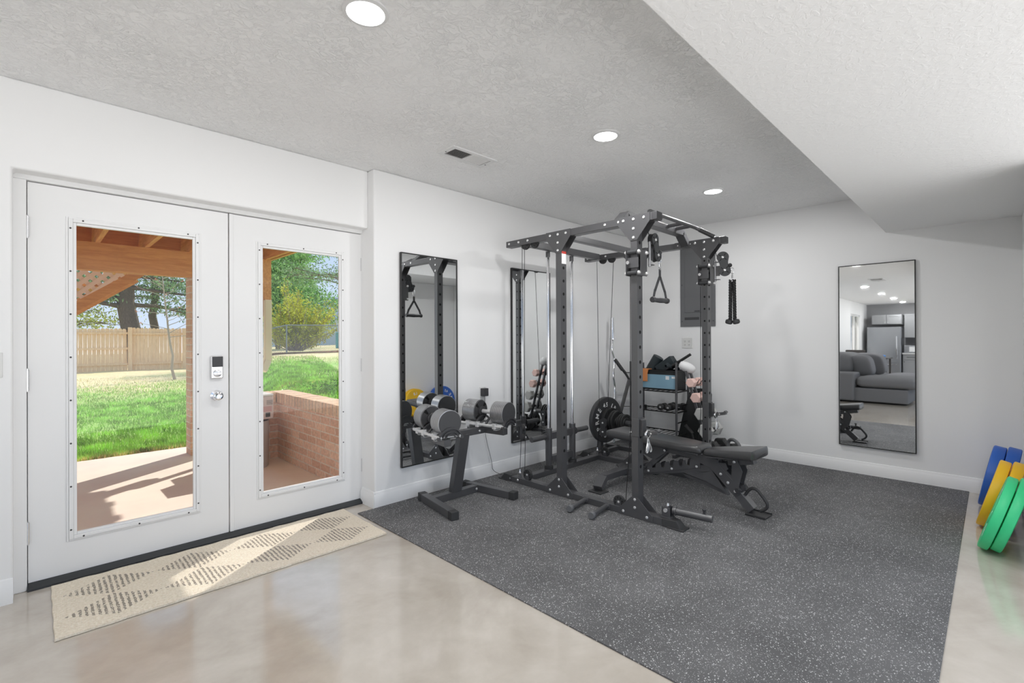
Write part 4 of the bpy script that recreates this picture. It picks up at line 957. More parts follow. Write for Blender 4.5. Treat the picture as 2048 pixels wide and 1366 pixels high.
d = Vector((.02, -.14, .235)).normalized(); MB().lathe([(-.05, .058), (.05, .058), (.052, .060), (.205, .060), (.208, .054), (.206, .030)], (0, 0, 0), d, 32).build('roller', 'teal_black', r)
r = thing('yoga_block', 'dark slate foam block tilted in the bin', 'yoga block', (4.99, 2.63, .91))
d = Vector((0, -.19, .13)).normalized(); MB().bar(Vector((0, .03, -.03)), Vector((0, .03, -.03))+d*.22, .12, .10, upv=(1, 0, 0)).build('block', 'teal_black', r, bev=.006)
r = thing('towel', 'orange folded towel hanging over the front of the bin', 'towel', (CX0-.0, 2.80, .86))
tw = MB()
prof = [(.10, .045), (.02, .050), (-.004, .045), (-.008, .02), (-.010, -.09), (-.003, -.094), (-.002, .0), (.02, .038), (.10, .036)]
tw.prism([Vector((x, -.075, z)) for x, z in prof], (0, .13, 0)); tw.build('towel_cloth', 'orange_foam', r, bev=.003)
# pile of bands and straps on the bin top
for k, (x, y, z, rr, lab) in enumerate(((4.93, 2.52, .93, .055, 'coiled black resistance band on the bin'), (5.0, 2.46, .95, .06, 'coiled black resistance band at the bin corner'))):
    r = thing('resistance_band', lab, 'resistance band', (x, y, z), (.5+k, .4, .3))
    mb = MB()
    for j in range(3): mb.tube([(rr*(1-.1*j)*math.cos(2*PI*i/20), rr*.7*math.sin(2*PI*i/20), .012*j+.006*math.sin(i)) for i in range(20)], .007, 7, closed=True)
    mb.build('band', 'teal_black', r)
r = thing('attachment_bar', 'black straight cable handle lying across the bin corner', 'cable handle', (4.93, 2.46, .955))
d = Vector((.03, -.17, .115)); MB().cyl(-d*.25, d*1.05, .0145, n=16).cyl(-d*.5, -d*.2, .009, n=10).build('grip', 'cable_black', r)
r = thing('foam_pad', 'white rounded object on top of the dumbbell tree', 'pad', (4.80, 2.255, .945))
MB().lathe([(-.085, .012), (-.08, .030), (-.06, .044), (-.02, .052), (.03, .050), (.065, .038), (.08, .022), (.084, .008)], (0, -.01, .0), (.45, -.80, -.42), 24).build('pad', 'white_plastic', r)
def hexdb(root, m_, r, L_, hl, hr=.014, hm='dark_steel'):
    h_ = MB().cyl((-L_/2+hl, 0, 0), (L_/2-hl, 0, 0), hr, n=14).build('handle', hm, root)
    for s in (-1, 1):
        x0, x1 = s*L_/2, s*(L_/2-hl)
        MB().lathe([(0, r*.86), (hl*.12, r), (hl*.88, r), (hl, r*.80)], (x0, 0, 0), (-s, 0, 0), 6).build('hex_head', m_, root, ang=20)
def small_db(x, y, z, lab, n_):
    r = thing('dumbbell', lab, 'dumbbell', (x, y, z), (0, 0, .12*n_), group='small black dumbbells on the cart shelf')
    MB().cyl((-.03, 0, 0), (.03, 0, 0), .012, n=10).build('handle', 'dark_steel', r)
    for s in (-1, 1): MB().lathe([(0, .024), (.006, .036), (.030, .036), (.036, .024)], (s*.028, 0, 0), (s, 0, 0), 20).build('round_head', 'black_iron', r)
    t = text_mb('10', .026, (-.0648, 0, 0), (0, -1, 0), (0, 0, 1)); t.build('number', 'white_print', r)
small_db(4.93, 2.50, .493, 'small black dumbbell near the right post of the cart shelf', 0); small_db(4.93, 2.59, .493, 'small black dumbbell, second from the right post of the cart', .3); small_db(5.05, 2.54, .493, 'small black dumbbell at the back of the cart shelf', 1); small_db(5.06, 2.44, .493, 'small black dumbbell behind the right post of the cart', 0)

# ------------------------------------------------------------------ dumbbell tree
tr = thing('dumbbell_tree', 'black A-frame dumbbell tree with pink, grey and black hex dumbbells', 'dumbbell rack', (4.83, 2.20, G0))
def tw_(name, mb, m_='black_steel', **k):
    for v in mb.v: v -= tr.location
    return mb.build(name, m_, tr, **k)
rows = [(2.170, .795, .050, 'pink_rubber'), (2.118, .648, .054, 'pink_rubber'), (2.062, .492, .066, 'grey_iron'), (2.015, .330, .074, 'grey_iron'), (1.955, .165, .080, 'black_iron')]
for x in (4.775, 4.865):
    for q in (-1, 1):
        if q < 0: tw_('leg', MB().bar((x, 2.262, .96), (x, 1.985, G0+.02), .024, .024), bev=.002)
tw_('base_frame', MB().bar((4.68, 1.98, G0+.02), (4.98, 1.98, G0+.02), .03, .03).bar((4.68, 2.34, G0+.02), (4.98, 2.34, G0+.02), .03, .03).bar((4.82, 1.98, G0+.02), (4.82, 2.34, G0+.02), .03, .03), bev=.002)
names = ['pink hex dumbbell, upper one on the tree', 'pink hex dumbbell, lower one on the tree', 'grey hex dumbbell below the pink ones on the tree', 'large grey hex dumbbell, second from the bottom of the tree', 'large black hex dumbbell at the bottom front of the tree']
for (y, z, rr, m_), lab in zip(rows, names):
    for x in (4.775, 4.865):
        tw_('cradle_hook', MB().tube([(x, y+.10, z+.02), (x, y+.04, z-.045), (x, y-.02, z-.028), (x, y-.065, z+.035), (x, y-.058, z+.04)], .0035, 6), 'cable_black')
    r = thing('hex_dumbbell', lab, 'dumbbell', (4.82, y, z), (.15, 0, 0), group='hex dumbbells on the dumbbell tree')
    hexdb(r, m_, rr, .17+rr*1.5, .052+rr*.25, hm=m_ if 'pink' in lab else 'dark_steel')
brow = [('small light hex dumbbell at the top of the tree, back side', 2.40, .76, .045, 'grey_iron'), ('light grey hex dumbbell on the back side, second from top', 2.46, .60, .055, 'grey_iron'), ('grey hex dumbbell on the back side, middle row', 2.52, .44, .064, 'grey_iron'), ('dark hex dumbbell on the back side, second from bottom', 2.58, .29, .070, 'black_iron'), ('dark hex dumbbell on the back side, bottom row', 2.64, .14, .076, 'black_iron')]
for lab, y, z, rr, m_ in []:
    r = thing('hex_dumbbell', lab, 'dumbbell', (4.82, y+.02, z), (.1, 0, 0), group='hex dumbbells on the back of the dumbbell tree')
    if y < 9: r.location.x = 4.83
    hexdb(r, m_, rr*.9, .15+rr, .05)
# black padded board leaning behind the tree
r = thing('padded_board', 'black curved padded board leaning behind the dumbbell tree', 'exercise board', (5.06, 2.17, G0))
prof = [(.0, .17, .0), (.0, .15, .12), (.01, .13, .28), (.02, .11, .44), (.04, .09, .58), (.06, .08, .69)]
mb = MB(); n_ = len(prof)
def brd(u, v_):
    t = v_*(n_-1); i = min(int(t), n_-2); f = t-i; a = prof[i]; b_ = prof[i+1]; p = [a[k]*(1-f)+b_[k]*f for k in range(3)]
    wv = (.18-.07*v_)*(1 if v_ < .9 else math.sqrt(max(0, 1-((v_-.9)/.115)**2))); return Vector((p[0]+.02*math.cos((u-.5)*PI), p[1]+(u-.5)*2*wv, p[2]))
g = MB().grid(brd, 10, 20); k = len(g.v)
g2 = MB().grid(lambda u, v_: brd(u, v_)+Vector((.045, 0, 0)), 10, 20)
bd = MB().merge(g).merge(g2)
E1 = [j*11 for j in range(21)]; E2 = [j*11+10 for j in range(21)]
for e in (E1, E2):
    for a, b_ in zip(e, e[1:]): bd.f.append([a, b_, b_+k, a+k]); bd.mi.append(0)
for i in range(10): bd.f.append([i, i+1, i+1+k, i+k]); bd.mi.append(0); bd.f.append([220+i, 221+i, 221+i+k, 220+i+k]); bd.mi.append(0)
bd.build('padded_board', 'bin_black', r)
r = thing('push_up_bar', 'short black handle bar on the mat below the cart', 'exercise handle', (4.93, 2.30, .30))
MB().cyl((0, .03, .02), (0, -.05, -.06), .018, n=14).cyl((0, -.04, -.05), (0, -.10, -.29), .012, n=10).build('grip', 'black_rubber', r)
# kettlebell
kb_ = thing('kettlebell', 'dark iron kettlebell on the mat behind the bench seat', 'kettlebell', (4.62, 1.715, G0))
MB().lathe([(0, .055), (.008, .085), (.06, .105), (.10, .108), (.15, .090), (.185, .055), (.20, .030)], (0, 0, 0), (0, 0, 1), 36).build('bell', 'black_iron', kb_)
hp = smooth_path([(.03, .045, .165), (.046, .070, .215), (.046, .066, .268), (0.03, .03, .292), (-.03, -.03, .290), (-.046, -.066, .262), (-.046, -.070, .212), (-.03, -.045, .165)], 2)
MB().tube(hp, .0155, 12).build('handle', 'panel_grey', kb_)
kb2 = thing('hex_dumbbell', 'large black hex dumbbell on the mat beside the kettlebell', 'dumbbell', (4.92, 1.93, G0+.090), (0, 0, -.5)); hexdb(kb2, 'black_iron', .092, .34, .10)
# ------------------------------------------------------------------ kitchen and sofa behind the camera, seen in the far mirror
kf = KX+.78
def kw(name, mb, m_, root, **k):
    return wpart(name, mb, m_, root, **k)
r = thing('refrigerator', 'stainless steel refrigerator with a vertical bar handle, reflected in the far mirror', 'refrigerator', (kf, 2.75, 0))
kw('body', bx(KX+.02, kf-.05, 2.33, 3.20, .02, 1.74), 'fridge_steel', r, bev=.004); kw('door', bx(kf-.05, kf, 2.335, 3.195, .60, 1.735), 'fridge_steel', r, bev=.006)
kw('drawer', bx(kf-.05, kf, 2.335, 3.195, .08, .59), 'fridge_steel', r, bev=.006)
kw('door_handle', bx(kf+.03, kf+.05, 2.41, 2.44, .72, 1.44), 'chrome', r, bev=.004); kw('drawer_handle', bx(kf+.03, kf+.05, 2.42, 3.11, .53, .555), 'chrome', r, bev=.004)
def cabinet(y0, y1, z0, z1, x1, lab, nd=1, drawer=0):
    r = thing('kitchen_cabinet', lab, 'cabinet', (x1, (y0+y1)/2, z0), group='grey kitchen cabinets')
    kw('cabinet_box', bx(KX+.005, x1-.02, y0, y1, z0, z1), 'cabinet_grey', r)
    zt = z1
    if drawer:
        dd = kw('drawer', bx(x1-.02, x1, y0+.01, y1-.01, z1-.17, z1-.01), 'cabinet_grey', r, bev=.003); q = MB().box(x1+.02, x1+.03, (y0+y1)/2-.11, (y0+y1)/2+.11, z1-.095, z1-.08)
        kw('drawer_handle', q, 'chrome', r); zt = z1-.18
    wd = (y1-y0)/nd
    for i in range(nd):
        a, b_ = y0+wd*i+.01, y0+wd*(i+1)-.01
        m_ = MB(); m_.box(x1-.02, x1-.006, a, b_, z0+.01, zt-.01); t = .055
        m_.box(x1-.008, x1, a, a+t, z0+.01, zt-.01).box(x1-.008, x1, b_-t, b_, z0+.01, zt-.01).box(x1-.008, x1, a+t, b_-t, z0+.01, z0+.01+t).box(x1-.008, x1, a+t, b_-t, zt-.01-t, zt-.01)
        kw('cabinet_door', m_, 'cabinet_grey', r, bev=.002)
        kw('knob', MB().cyl((x1, (b_-.03 if i == 0 else a+.03), z0+.06 if z0 > 1 else zt-.06), (x1+.025, (b_-.03 if i == 0 else a+.03), z0+.06 if z0 > 1 else zt-.06), .012, n=12), 'chrome', r)
cabinet(2.33, 3.10, 1.83, 2.14, KX+.62, 'wide grey cabinet above the refrigerator in the mirror', 2)
cabinet(1.50, 2.29, 1.40, 2.16, KX+.36, 'tall grey wall cabinet right of the refrigerator in the mirror', 2)
cabinet(1.88, 2.30, .10, .87, KX+.62, 'grey base cabinet with a drawer beside the refrigerator in the mirror', 1, 1)
cabinet(1.30, 1.87, .10, .87, KX+.62, 'grey base cabinet at the right side of the mirror', 1, 1)
r = thing('countertop', 'light grey kitchen countertop in the mirror', 'countertop', (KX+.33, 1.8, .87)); kw('slab', bx(KX+.01, KX+.66, 1.30, 2.31, .87, .91), 'counter', r, bev=.003)
r = thing('backsplash', 'dark tiled backsplash under the wall cabinets', 'backsplash', (KX+.01, 1.8, 1.0)); kw('tiles', bx(KX+.002, KX+.014, 1.30, 2.30, .91, 1.40), 'backsplash', r)
r = thing('toaster_oven', 'silver countertop oven with a dark door in the mirror', 'toaster oven', (KX+.35, 2.05, .91)); kw('oven_body', bx(KX+.15, KX+.5, 1.85, 2.28, .912, 1.15), 'fridge_steel', r, bev=.01); kw('oven_door', bx(KX+.5, KX+.51, 1.90, 2.15, .95, 1.11), 'white_plastic', r)
# window near the kitchen
r = thing('window_1', 'bright tall window near the kitchen, seen in the far mirror', 'window', (-7.8, Y1, 1.26)); r['kind'] = 'structure'
f = MB()
for a in (-8.47, -7.82, -7.18): f.box(a, a+.05, Y1+.03, Y1+.09, .40, 2.12)
f.box(-8.47, -7.13, Y1+.03, Y1+.09, .40, .45).box(-8.47, -7.13, Y1+.03, Y1+.09, 2.07, 2.12)
kw('window_frame', f, 'trim_paint', r, bev=.003); kw('glass_pane', bx(-8.44, -7.16, Y1+.05, Y1+.054, .43, 2.09), 'window_glass', r)
# sofa (chaise front towards the gym)
sf = thing('sectional_sofa', 'grey sectional sofa with deep cushions reflected in the far mirror', 'sofa', (-1.9, 2.3, 0))
def soft(x0, x1, y0, y1, z0, z1, p=2.6, n=20):
    cx, cy, cz = (x0+x1)/2, (y0+y1)/2, (z0+z1)/2; a, b_, c = (x1-x0)/2, (y1-y0)/2, (z1-z0)/2
    def fn(u, v_):
        th = 2*PI*u; ph = PI*(v_-.5); e1, e2 = .5, .32
        def sp(t, e): return math.copysign(abs(t)**e, t)
        return Vector((cx+a*sp(math.cos(ph), e1)*sp(math.cos(th), e2), cy+b_*sp(math.cos(ph), e1)*sp(math.sin(th), e2), cz+c*sp(math.sin(ph), e1*1.3)))
    return MB().grid(fn, n*2, n)
kw('base', bx(-2.18, -1.22, 1.28, 3.18, .03, .30), 'grey_fabric', sf, bev=.02); kw('base', bx(-4.0, -2.18, 2.1, 3.18, .03, .30), 'grey_fabric', sf, bev=.02)
kw('armrest', bx(-1.75, -1.15, 2.13, 3.18, .03, .60), 'grey_fabric', sf, bev=.04, seg=3)
kw('seat_cushion', soft(-2.25, -1.20, 1.12, 2.15, .285, .545), 'grey_fabric', sf)
kw('seat_cushion', soft(-3.25, -2.2, 1.9, 3.0, .29, .54), 'grey_fabric', sf); kw('seat_cushion', soft(-4.1, -3.2, 1.95, 3.0, .29, .54), 'grey_fabric', sf)
kw('back_cushion', soft(-2.5, -1.8, 2.28, 3.1, .5, 1.0), 'grey_fabric', sf); kw('back_cushion', soft(-3.5, -2.6, 2.35, 3.1, .5, 1.0), 'grey_fabric', sf)
kw('backrest', bx(-4.05, -1.75, 3.0, 3.22, .03, .78), 'grey_fabric', sf, bev=.04)
r = thing('throw_pillow', 'round-edged grey throw pillow on the sofa, front one', 'pillow', (-1.95, 2.13, .72), (0, R(18), R(28)), group='pillows on the sofa'); soft(-.08, .08, -.24, .24, -.22, .24).build('pillow_cover', 'grey_cushion', r)
r = thing('throw_pillow', 'grey throw pillow behind the front one on the sofa', 'pillow', (-2.7, 2.15, .74), (0, R(22), R(20)), group='pillows on the sofa'); soft(-.09, .09, -.36, .30, -.24, .26).build('pillow_cover', 'grey_cushion', r)
r = thing('ottoman', 'grey cushioned ottoman beyond the sofa', 'ottoman', (-3.3, 1.35, 0)); kw('base', bx(-3.9, -2.9, .9, 1.85, .03, .33), 'grey_fabric', r, bev=.02); kw('cushion', soft(-4.0, -2.8, .85, 1.95, .30, .53), 'grey_cushion', r)
r = thing('dining_chair', 'dark dining chair back rising behind the sofa near the window', 'chair', (-5.2, 2.85, 0))
kw('backrest', bx(-5.05, -5.01, 2.60, 3.05, .70, 1.03), 'dark_wood', r, bev=.02); kw('seat', bx(-5.5, -5.02, 2.60, 3.05, .43, .48), 'dark_wood', r, bev=.01)
for x in (-5.46, -5.06):
    for y in (2.63, 3.0): kw('leg', bx(x, x+.04, y, y+.04, 0, .5 if x < -5.2 else .75), 'dark_wood', r)
r = thing('side_table', 'small dark table beyond the sofa', 'table', (-5.6, 2.3, 0)); kw('table_top', bx(-5.9, -5.2, 2.15, 2.62, .80, .83), 'dark_wood', r); 
for x in (-5.87, -5.26):
    for y in (2.18, 2.55): kw('leg', bx(x, x+.04, y, y+.04, 0, .8), 'dark_wood', r)
r = thing('blue_cloth', 'small bright blue cloth on the table beyond the sofa', 'cloth', (-5.45, 2.32, .83)); kw('cloth', soft(-5.52, -5.38, 2.24, 2.42, .830, .90), 'blue_cloth', r)
vent('ceiling_vent', -1.95, -1.45, 1.70, 1.95, H, 'ceiling vent behind the camera seen small in the far mirror')
# ------------------------------------------------------------------ outdoors
PZ = -.08
def sstep(a, b_, x):
    t = max(0, min(1, (x-a)/(b_-a))); return t*t*(3-2*t)
def ground(x, y):
    # lawn almost level on the left, a bank rising to the right behind the brick wall
    yy = max(y, 5.6); x0 = 1.55+.215*(yy-5.6); x1 = 2.10+.335*(yy-5.6)
    bank = .68*sstep(x0, x1, x) + .012*max(0, x-x1)*1.4
    if y < 5.9 and x > 1.98: bank = .60 if bank < .60 else bank
    return PZ-.01+bank + .012*math.sin(x*1.7+y*.6)*min(1, max(0, (y-7.1)/3))
g = MB(); xs = [-14+i*.5 for i in range(29)]+[.5+i*.25 for i in range(0, 70)]; xs = sorted(set(xs+[18+i*2 for i in range(10)]))
ys = [7.12+.3*i for i in range(0, 40)]+[19.2+i for i in range(0, 40)]
vs = [Vector((x, y, ground(x, y))) for y in ys for x in xs]; n_ = len(xs)
g.add(vs, [(j*n_+i, j*n_+i+1, (j+1)*n_+i+1, (j+1)*n_+i) for j in range(len(ys)-1) for i in range(n_-1)])
# bank behind the retaining wall
xs2 = [2.17+i*.3 for i in range(40)]; ys2 = [3.7+i*.263 for i in range(14)]; k0 = len(xs2)
g.add([Vector((x, y, ground(x, max(y, 5.6))+0)) if y < 7.1 else Vector((x, 7.12, ground(x, 7.12))) for y in ys2 for x in xs2], [(j*k0+i, j*k0+i+1, (j+1)*k0+i+1, (j+1)*k0+i) for j in range(13) for i in range(k0-1)])
o = g.build('lawn', 'lawn_green', ang=80); struct(o, 'green lawn rising to the right with straw coloured patches')
struct(bx(-9, 2.0, 3.57, 7.12, -.25, PZ).build('patio', 'patio_concrete'), 'tan concrete patio outside the double doors')
# short grass blades, uncountable
def blades(name, m_, pts, hmin, hmax, w_, lab):
    mb = MB(); vs = []; fs = []
    for x, y in pts:
        z = ground(x, y); a = random.uniform(0, 2*PI); h = random.uniform(hmin, hmax); lean = random.uniform(0, .6)*h; b_ = random.uniform(0, 2*PI)
        dx, dy = math.cos(a)*w_, math.sin(a)*w_; k = len(vs)
        vs += [(x-dx, y-dy, z), (x+dx, y+dy, z), (x+math.cos(b_)*lean, y+math.sin(b_)*lean, z+h)]; fs.append((k, k+1, k+2))
    mb.add(vs, fs); o = mb.build(name, m_, fix=False, ang=180); tag(o, lab, 'grass', kind='stuff'); return o
gp = []; sp = []
while len(gp) < 46000:
    y = 7.15+12*random.random()**1.6; x = random.uniform(-.6, .36*y+1.0)
    dens = .5+.5*math.sin(x*.9+y*.5)*math.sin(y*.8-x*.4)
    if y > 13 and random.random() < (y-13)/7*.9: continue
    if dens < .25 and random.random() < .5: continue
    gp.append((x, y))
for _ in range(9000): gp.append((random.uniform(2.2, 4.6), random.uniform(4.3, 7.1)))
for _ in range(5000): sp.append((random.uniform(-.5, 3.2), 7.12+abs(random.gauss(0, .10))))
for _ in range(6000): sp.append((random.uniform(-1, 7), random.uniform(12, 22)))
blades('lawn_grass', 'grass_blade', gp, .03, .085, .006, 'short green grass blades covering the lawn')
blades('dry_grass', 'straw_blade', sp, .02, .06, .006, 'dry brown grass along the patio edge and far lawn')
def leaves(pts, size, flat=1.0, up=.0):
    mb = MB(); vs = []; fs = []
    for p in pts:
        d = Vector((random.gauss(0, 1), random.gauss(0, 1), random.gauss(0, 1)*flat+up)).normalized(); a = d.orthogonal().normalized(); b_ = d.cross(a); s = size*random.uniform(.6, 1.3); t = random.uniform(0, 6.28)
        u = a*math.cos(t)+b_*math.sin(t); v_ = d.cross(u); k = len(vs); p = Vector(p)
        vs += [p-u*s, p-v_*s*.38, p+u*s, p+v_*s*.38]; fs.append((k, k+1, k+2, k+3))
    return mb.add(vs, fs)
wd = []
for c in range(330):
    x, y = random.uniform(2.34, 3.6), random.uniform(4.6, 6.2); z = ground(x, y)
    for j in range(14): wd.append((x+random.gauss(0, .04), y+random.gauss(0, .04), z+random.uniform(.0, .13)))
tag(leaves(wd, .020).build('ground_weeds', 'weed_leaves', fix=False, ang=180), 'leafy green weeds behind the brick wall cap', 'weeds', kind='stuff')
# brick wall with soldier cap, brick pier and column
r = thing('brick_retaining_wall', 'low tan brick retaining wall with a light brick cap at the patio edge', 'brick wall', (1.98, 5.0, PZ))
wpart('brickwork', bx(1.962, 2.15, 3.575, 5.72, PZ, .545), 'brick_y', r)
wpart('brickwork', bx(1.52, 2.15, 5.72, 5.92, PZ, .545), 'brick_x', r)
cp = MB()
n_ = 28
for i in range(n_):
    y0 = 3.58+(5.95-3.58)*i/n_; y1 = 3.58+(5.95-3.58)*(i+1)/n_-.008; cp.box(1.95, 2.165, y0, y1, .548+random.uniform(-.002, .002), .655+random.uniform(-.002, .002))
for i in range(5):
    x0 = 1.51+.087*i; cp.box(x0, x0+.079, 5.705, 5.935, .548, .655)
wpart('brick_cap', cp, 'brick_cap', r, bev=.003); wpart('mortar', bx(1.956, 2.16, 3.58, 5.94, .54, .648), 'trim_paint', r) if False else None
wpart('mortar_bed', bx(1.957, 2.158, 3.58, 5.94, .545, .650), 'patio_concrete', r)
r = thing('brick_column', 'tall brick column carrying the deck beam outside the left door', 'column', (1.45, 6.62, PZ)); 
wpart('brickwork', bx(1.285, 1.66, 6.52, 6.73, PZ, 1.97), 'brick_x', r)
# deck overhead
dk = thing('wooden_deck', 'brown wooden deck with beam and joists overhead outside', 'deck', (0, 5.2, 1.97))
wpart('beam', bx(-6, 2.12, 6.52, 6.56, 1.972, 2.262), 'deck_wood_x', dk, bev=.004); wpart('beam', bx(-6, 2.12, 6.60, 6.64, 1.972, 2.262), 'deck_wood_x', dk, bev=.004)
x = -3.6
while x < 2.15:
    wpart('joist', bx(x, x+.042, 3.62, 6.95, 2.262, 2.50), 'deck_wood_y', dk, bev=.003); x += .406
wpart('rim_joist', bx(2.21, 2.25, 3.62, 6.95, 2.29, 2.50), 'deck_wood_y', dk, bev=.003); wpart('rim_joist', bx(-6, 2.25, 6.95, 6.99, 2.262, 2.50), 'deck_wood_x', dk, bev=.003)
bd = MB()
for i in range(24): bd.box(-6, 2.51+.02*math.sin(i*2.3), 3.60+i*.142, 3.60+i*.142+.134, 2.50, 2.526)
wpart('deck_boards', bd, 'deck_wood_x', dk)
wpart('ledger_board', bx(-6, 2.25, 3.58, 3.62, 2.262, 2.50), 'deck_wood_x', dk); wpart('blocking', bx(-3.6, 2.2, 5.0, 5.04, 2.30, 2.49), 'deck_wood_x', dk)
wpart('post', bx(2.04, 2.16, 6.50, 6.62, 1.55, 2.27), 'deck_wood_y', dk, bev=.003)
r = thing('downspout', 'cream metal downspout with an elbow beside the deck post', 'downspout', (2.09, 6.45, .9))
wpart('pipe', MB().bar((2.10, 6.46, 1.75), (2.10, 6.46, .98), .085, .065, upv=(0, 1, 0)).bar((2.10, 6.46, .99), (2.03, 6.42, .86), .085, .065, upv=(0, 1, 0)), 'downspout_cream', r, bev=.01)
wpart('wood_post', bx(2.06, 2.15, 6.50, 6.62, PZ, 1.60), 'deck_wood_y', r) if False else None
# stair stringer and lattice
sg = thing('stair_stringer', 'diagonal wooden stair stringer under the deck', 'stairs', (0, 6.85, 1.8))
a_, b_ = Vector((-1.8, 6.84, -.01)), Vector((.92, 6.84, 2.06))
wpart('stringer_board', MB().bar(a_, b_, .045, .10), 'deck_wood_x', sg, bev=.003)
wpart('stringer_board', MB().bar(a_+Vector((0, .9, 0)), b_+Vector((0, .9, 0)), .045, .16), 'deck_wood_x', sg, bev=.003)
for i in range(9):
    p = a_+(b_-a_)*(i+.5)/9; wpart('tread', bx(p.x-.15, p.x+.14, 6.86, 7.74, p.z+.12, p.z+.15), 'deck_wood_y', sg)
def clip(poly, tri):
    def inside(p, a, b_): return (b_[0]-a[0])*(p[1]-a[1])-(b_[1]-a[1])*(p[0]-a[0]) >= 0
    def inter(p, q, a, b_):
        d1 = (b_[0]-a[0])*(p[1]-a[1])-(b_[1]-a[1])*(p[0]-a[0]); d2 = (b_[0]-a[0])*(q[1]-a[1])-(b_[1]-a[1])*(q[0]-a[0]); t = d1/(d1-d2)
        return (p[0]+(q[0]-p[0])*t, p[1]+(q[1]-p[1])*t)
    for a, b_ in zip(tri, tri[1:]+tri[:1]):
        out = []
        for i, p in enumerate(poly):
            q = poly[(i+1) % len(poly)]
            if inside(p, a, b_):
                out.append(p)
                if not inside(q, a, b_): out.append(inter(p, q, a, b_))
            elif inside(q, a, b_): out.append(inter(p, q, a, b_))
        poly = out
        if not poly: return []
    return poly
lt_ = MB(); tri = [(-1.6, 2.0), (-1.6, .20), (.77, 2.0)]; 
for k in range(-40, 60):
    for s, y in ((1, 6.79), (-1, 6.80)):
        c = k*.098; e = .035; w2 = e/math.sqrt(2)*1.0
        base = [(-3, s*(-3)*1+c-e/1.2), (3, s*3+c-e/1.2), (3, s*3+c+e/1.2), (-3, s*(-3)+c+e/1.2)]
        base = [(x_, z_+1.2) for x_, z_ in base]
        p = clip(base if s > 0 else base, tri)
        if len(p) > 2: lt_.prism([Vector((x_, y, z_)) for x_, z_ in p], (0, .009, 0))
o = wpart('lattice_panel', lt_, 'lattice_tan', sg)
# round grey bin with label against the wall
r = thing('outdoor_bin', 'pinkish grey round bin with a printed label near the brick wall corner', 'bin', (1.61, 5.50, PZ))
MB().lathe([(0, .165), (.01, .175), (.485, .180)], (0, 0, 0), (0, 0, 1), 40).build('bin_body', 'bin_grey', r)
MB().lathe([(.485, .174), (.505, .174)], (0, 0, 0), (0, 0, 1), 40).build('lid_gap', 'label_dark', r)
MB().box(-.20, .18, -.17, .17, .505, .745).build('lid_box', 'bin_label', r, bev=.015, seg=3)
MB().box(-.20, .18, -.17, .17, .745, .765).build('lid_top', 'white_plastic', r, bev=.006)
lb = MB().box(-.10, .16, -.1725, -.170, .585, .64); lb.build('pink_stripe', 'label_pink', r)
lb = MB().box(.10, .145, -.1725, -.170, .53, .575)
for k in range(4): lb.box(.02, .08, -.1725, -.170, .66+.012*k, .664+.012*k); lb.box(.11, .17, -.1725, -.170, .66+.012*k, .664+.012*k)
lb.build('label_marks', 'label_dark', r)
# wooden fence and gate
def fence(name, x0, x1, y, lab, gate=False):
    r = thing(name, lab, 'fence' if not gate else 'gate', ((x0+x1)/2, y, ground((x0+x1)/2, y)))
    mb = MB(); x = x0; k = 0
    while x < x1-.01:
        w_ = min(.142, x1-x); z0 = ground(x, y)-.02; h = 1.84+random.uniform(-.012, .012)+(.05 if gate else 0); yo = random.uniform(-.004, .004)
        mb.add([Vector(q) for q in ((x, y+yo, z0), (x+w_-.006, y+yo, z0), (x+w_-.006, y+yo, z0+h-.05), (x+w_-.035, y+yo, z0+h), (x+.03, y+yo, z0+h), (x, y+yo, z0+h-.05))]+[Vector(q) for q in ((x, y+yo+.018, z0), (x+w_-.006, y+yo+.018, z0), (x+w_-.006, y+yo+.018, z0+h-.05), (x+w_-.035, y+yo+.018, z0+h), (x+.03, y+yo+.018, z0+h), (x, y+yo+.018, z0+h-.05))],
               [(0, 1, 2, 3, 4, 5), (11, 10, 9, 8, 7, 6)]+[(i, (i+1) % 6, 6+(i+1) % 6, 6+i) for i in range(6)]); x += w_
    wpart('pickets', mb, 'fence_wood', r)
    zc = ground((x0+x1)/2, y)
    for h in ((.28, .95, 1.62) if not gate else (.30, 1.62)): wpart('rail', bx(x0, x1, y-.045, y-.005, zc+h-.045, zc+h+.045), 'fence_wood', r)
    return r
FY = 26.8
fence('wooden_fence', -5.6, 2.96, FY, 'tall tan wooden picket fence left of the gate across the lawn')
fence('wooden_gate', 3.12, 4.95, FY, 'tan wooden garden gate with black corner braces across the lawn', True)
fence('wooden_fence', 5.12, 8.2, FY, 'tall tan wooden fence right of the gate behind the brick column')
for x, lab in ((3.04, 'tall wooden fence post left of the gate'), (5.03, 'tall wooden fence post right of the gate')):
    r = thing('fence_post', lab, 'fence post', (x, FY-.05, ground(x, FY))); MB().box(-.07, .07, -.07, .07, -.1, 1.88).build('post', 'fence_wood', r, bev=.01)
# chain-link fence
cf = thing('chain_link_fence', 'galvanized chain-link fence below the yellow bush', 'fence', (9, 21.5, .6))
def cl(x): return 22.0-.10*(x-7)
xsn = [5.6, 7.9, 10.2, 12.5, 14.8]
for x in xsn: y = cl(x); z = ground(x, y); wpart('post', MB().cyl((x, y, z-.1), (x, y, z+1.28), .032, n=10), 'galvanized', cf)
wpart('top_rail', MB().tube([(x, cl(x), ground(x, cl(x))+1.26) for x in xsn], .024, 8), 'galvanized', cf)
mb = MB(); x = 5.6
while x < 14.8:
    for s in (-1, 1):
        y = cl(x); z = ground(x, y)+.03; mb.bar((x, y, z if s > 0 else z+1.2), (x+.9, cl(x+.9), ground(x+.9, cl(x+.9))+(1.23 if s > 0 else .03)), .006, .006)
    x += .075
wpart('wire_mesh', mb, 'galvanized', cf)
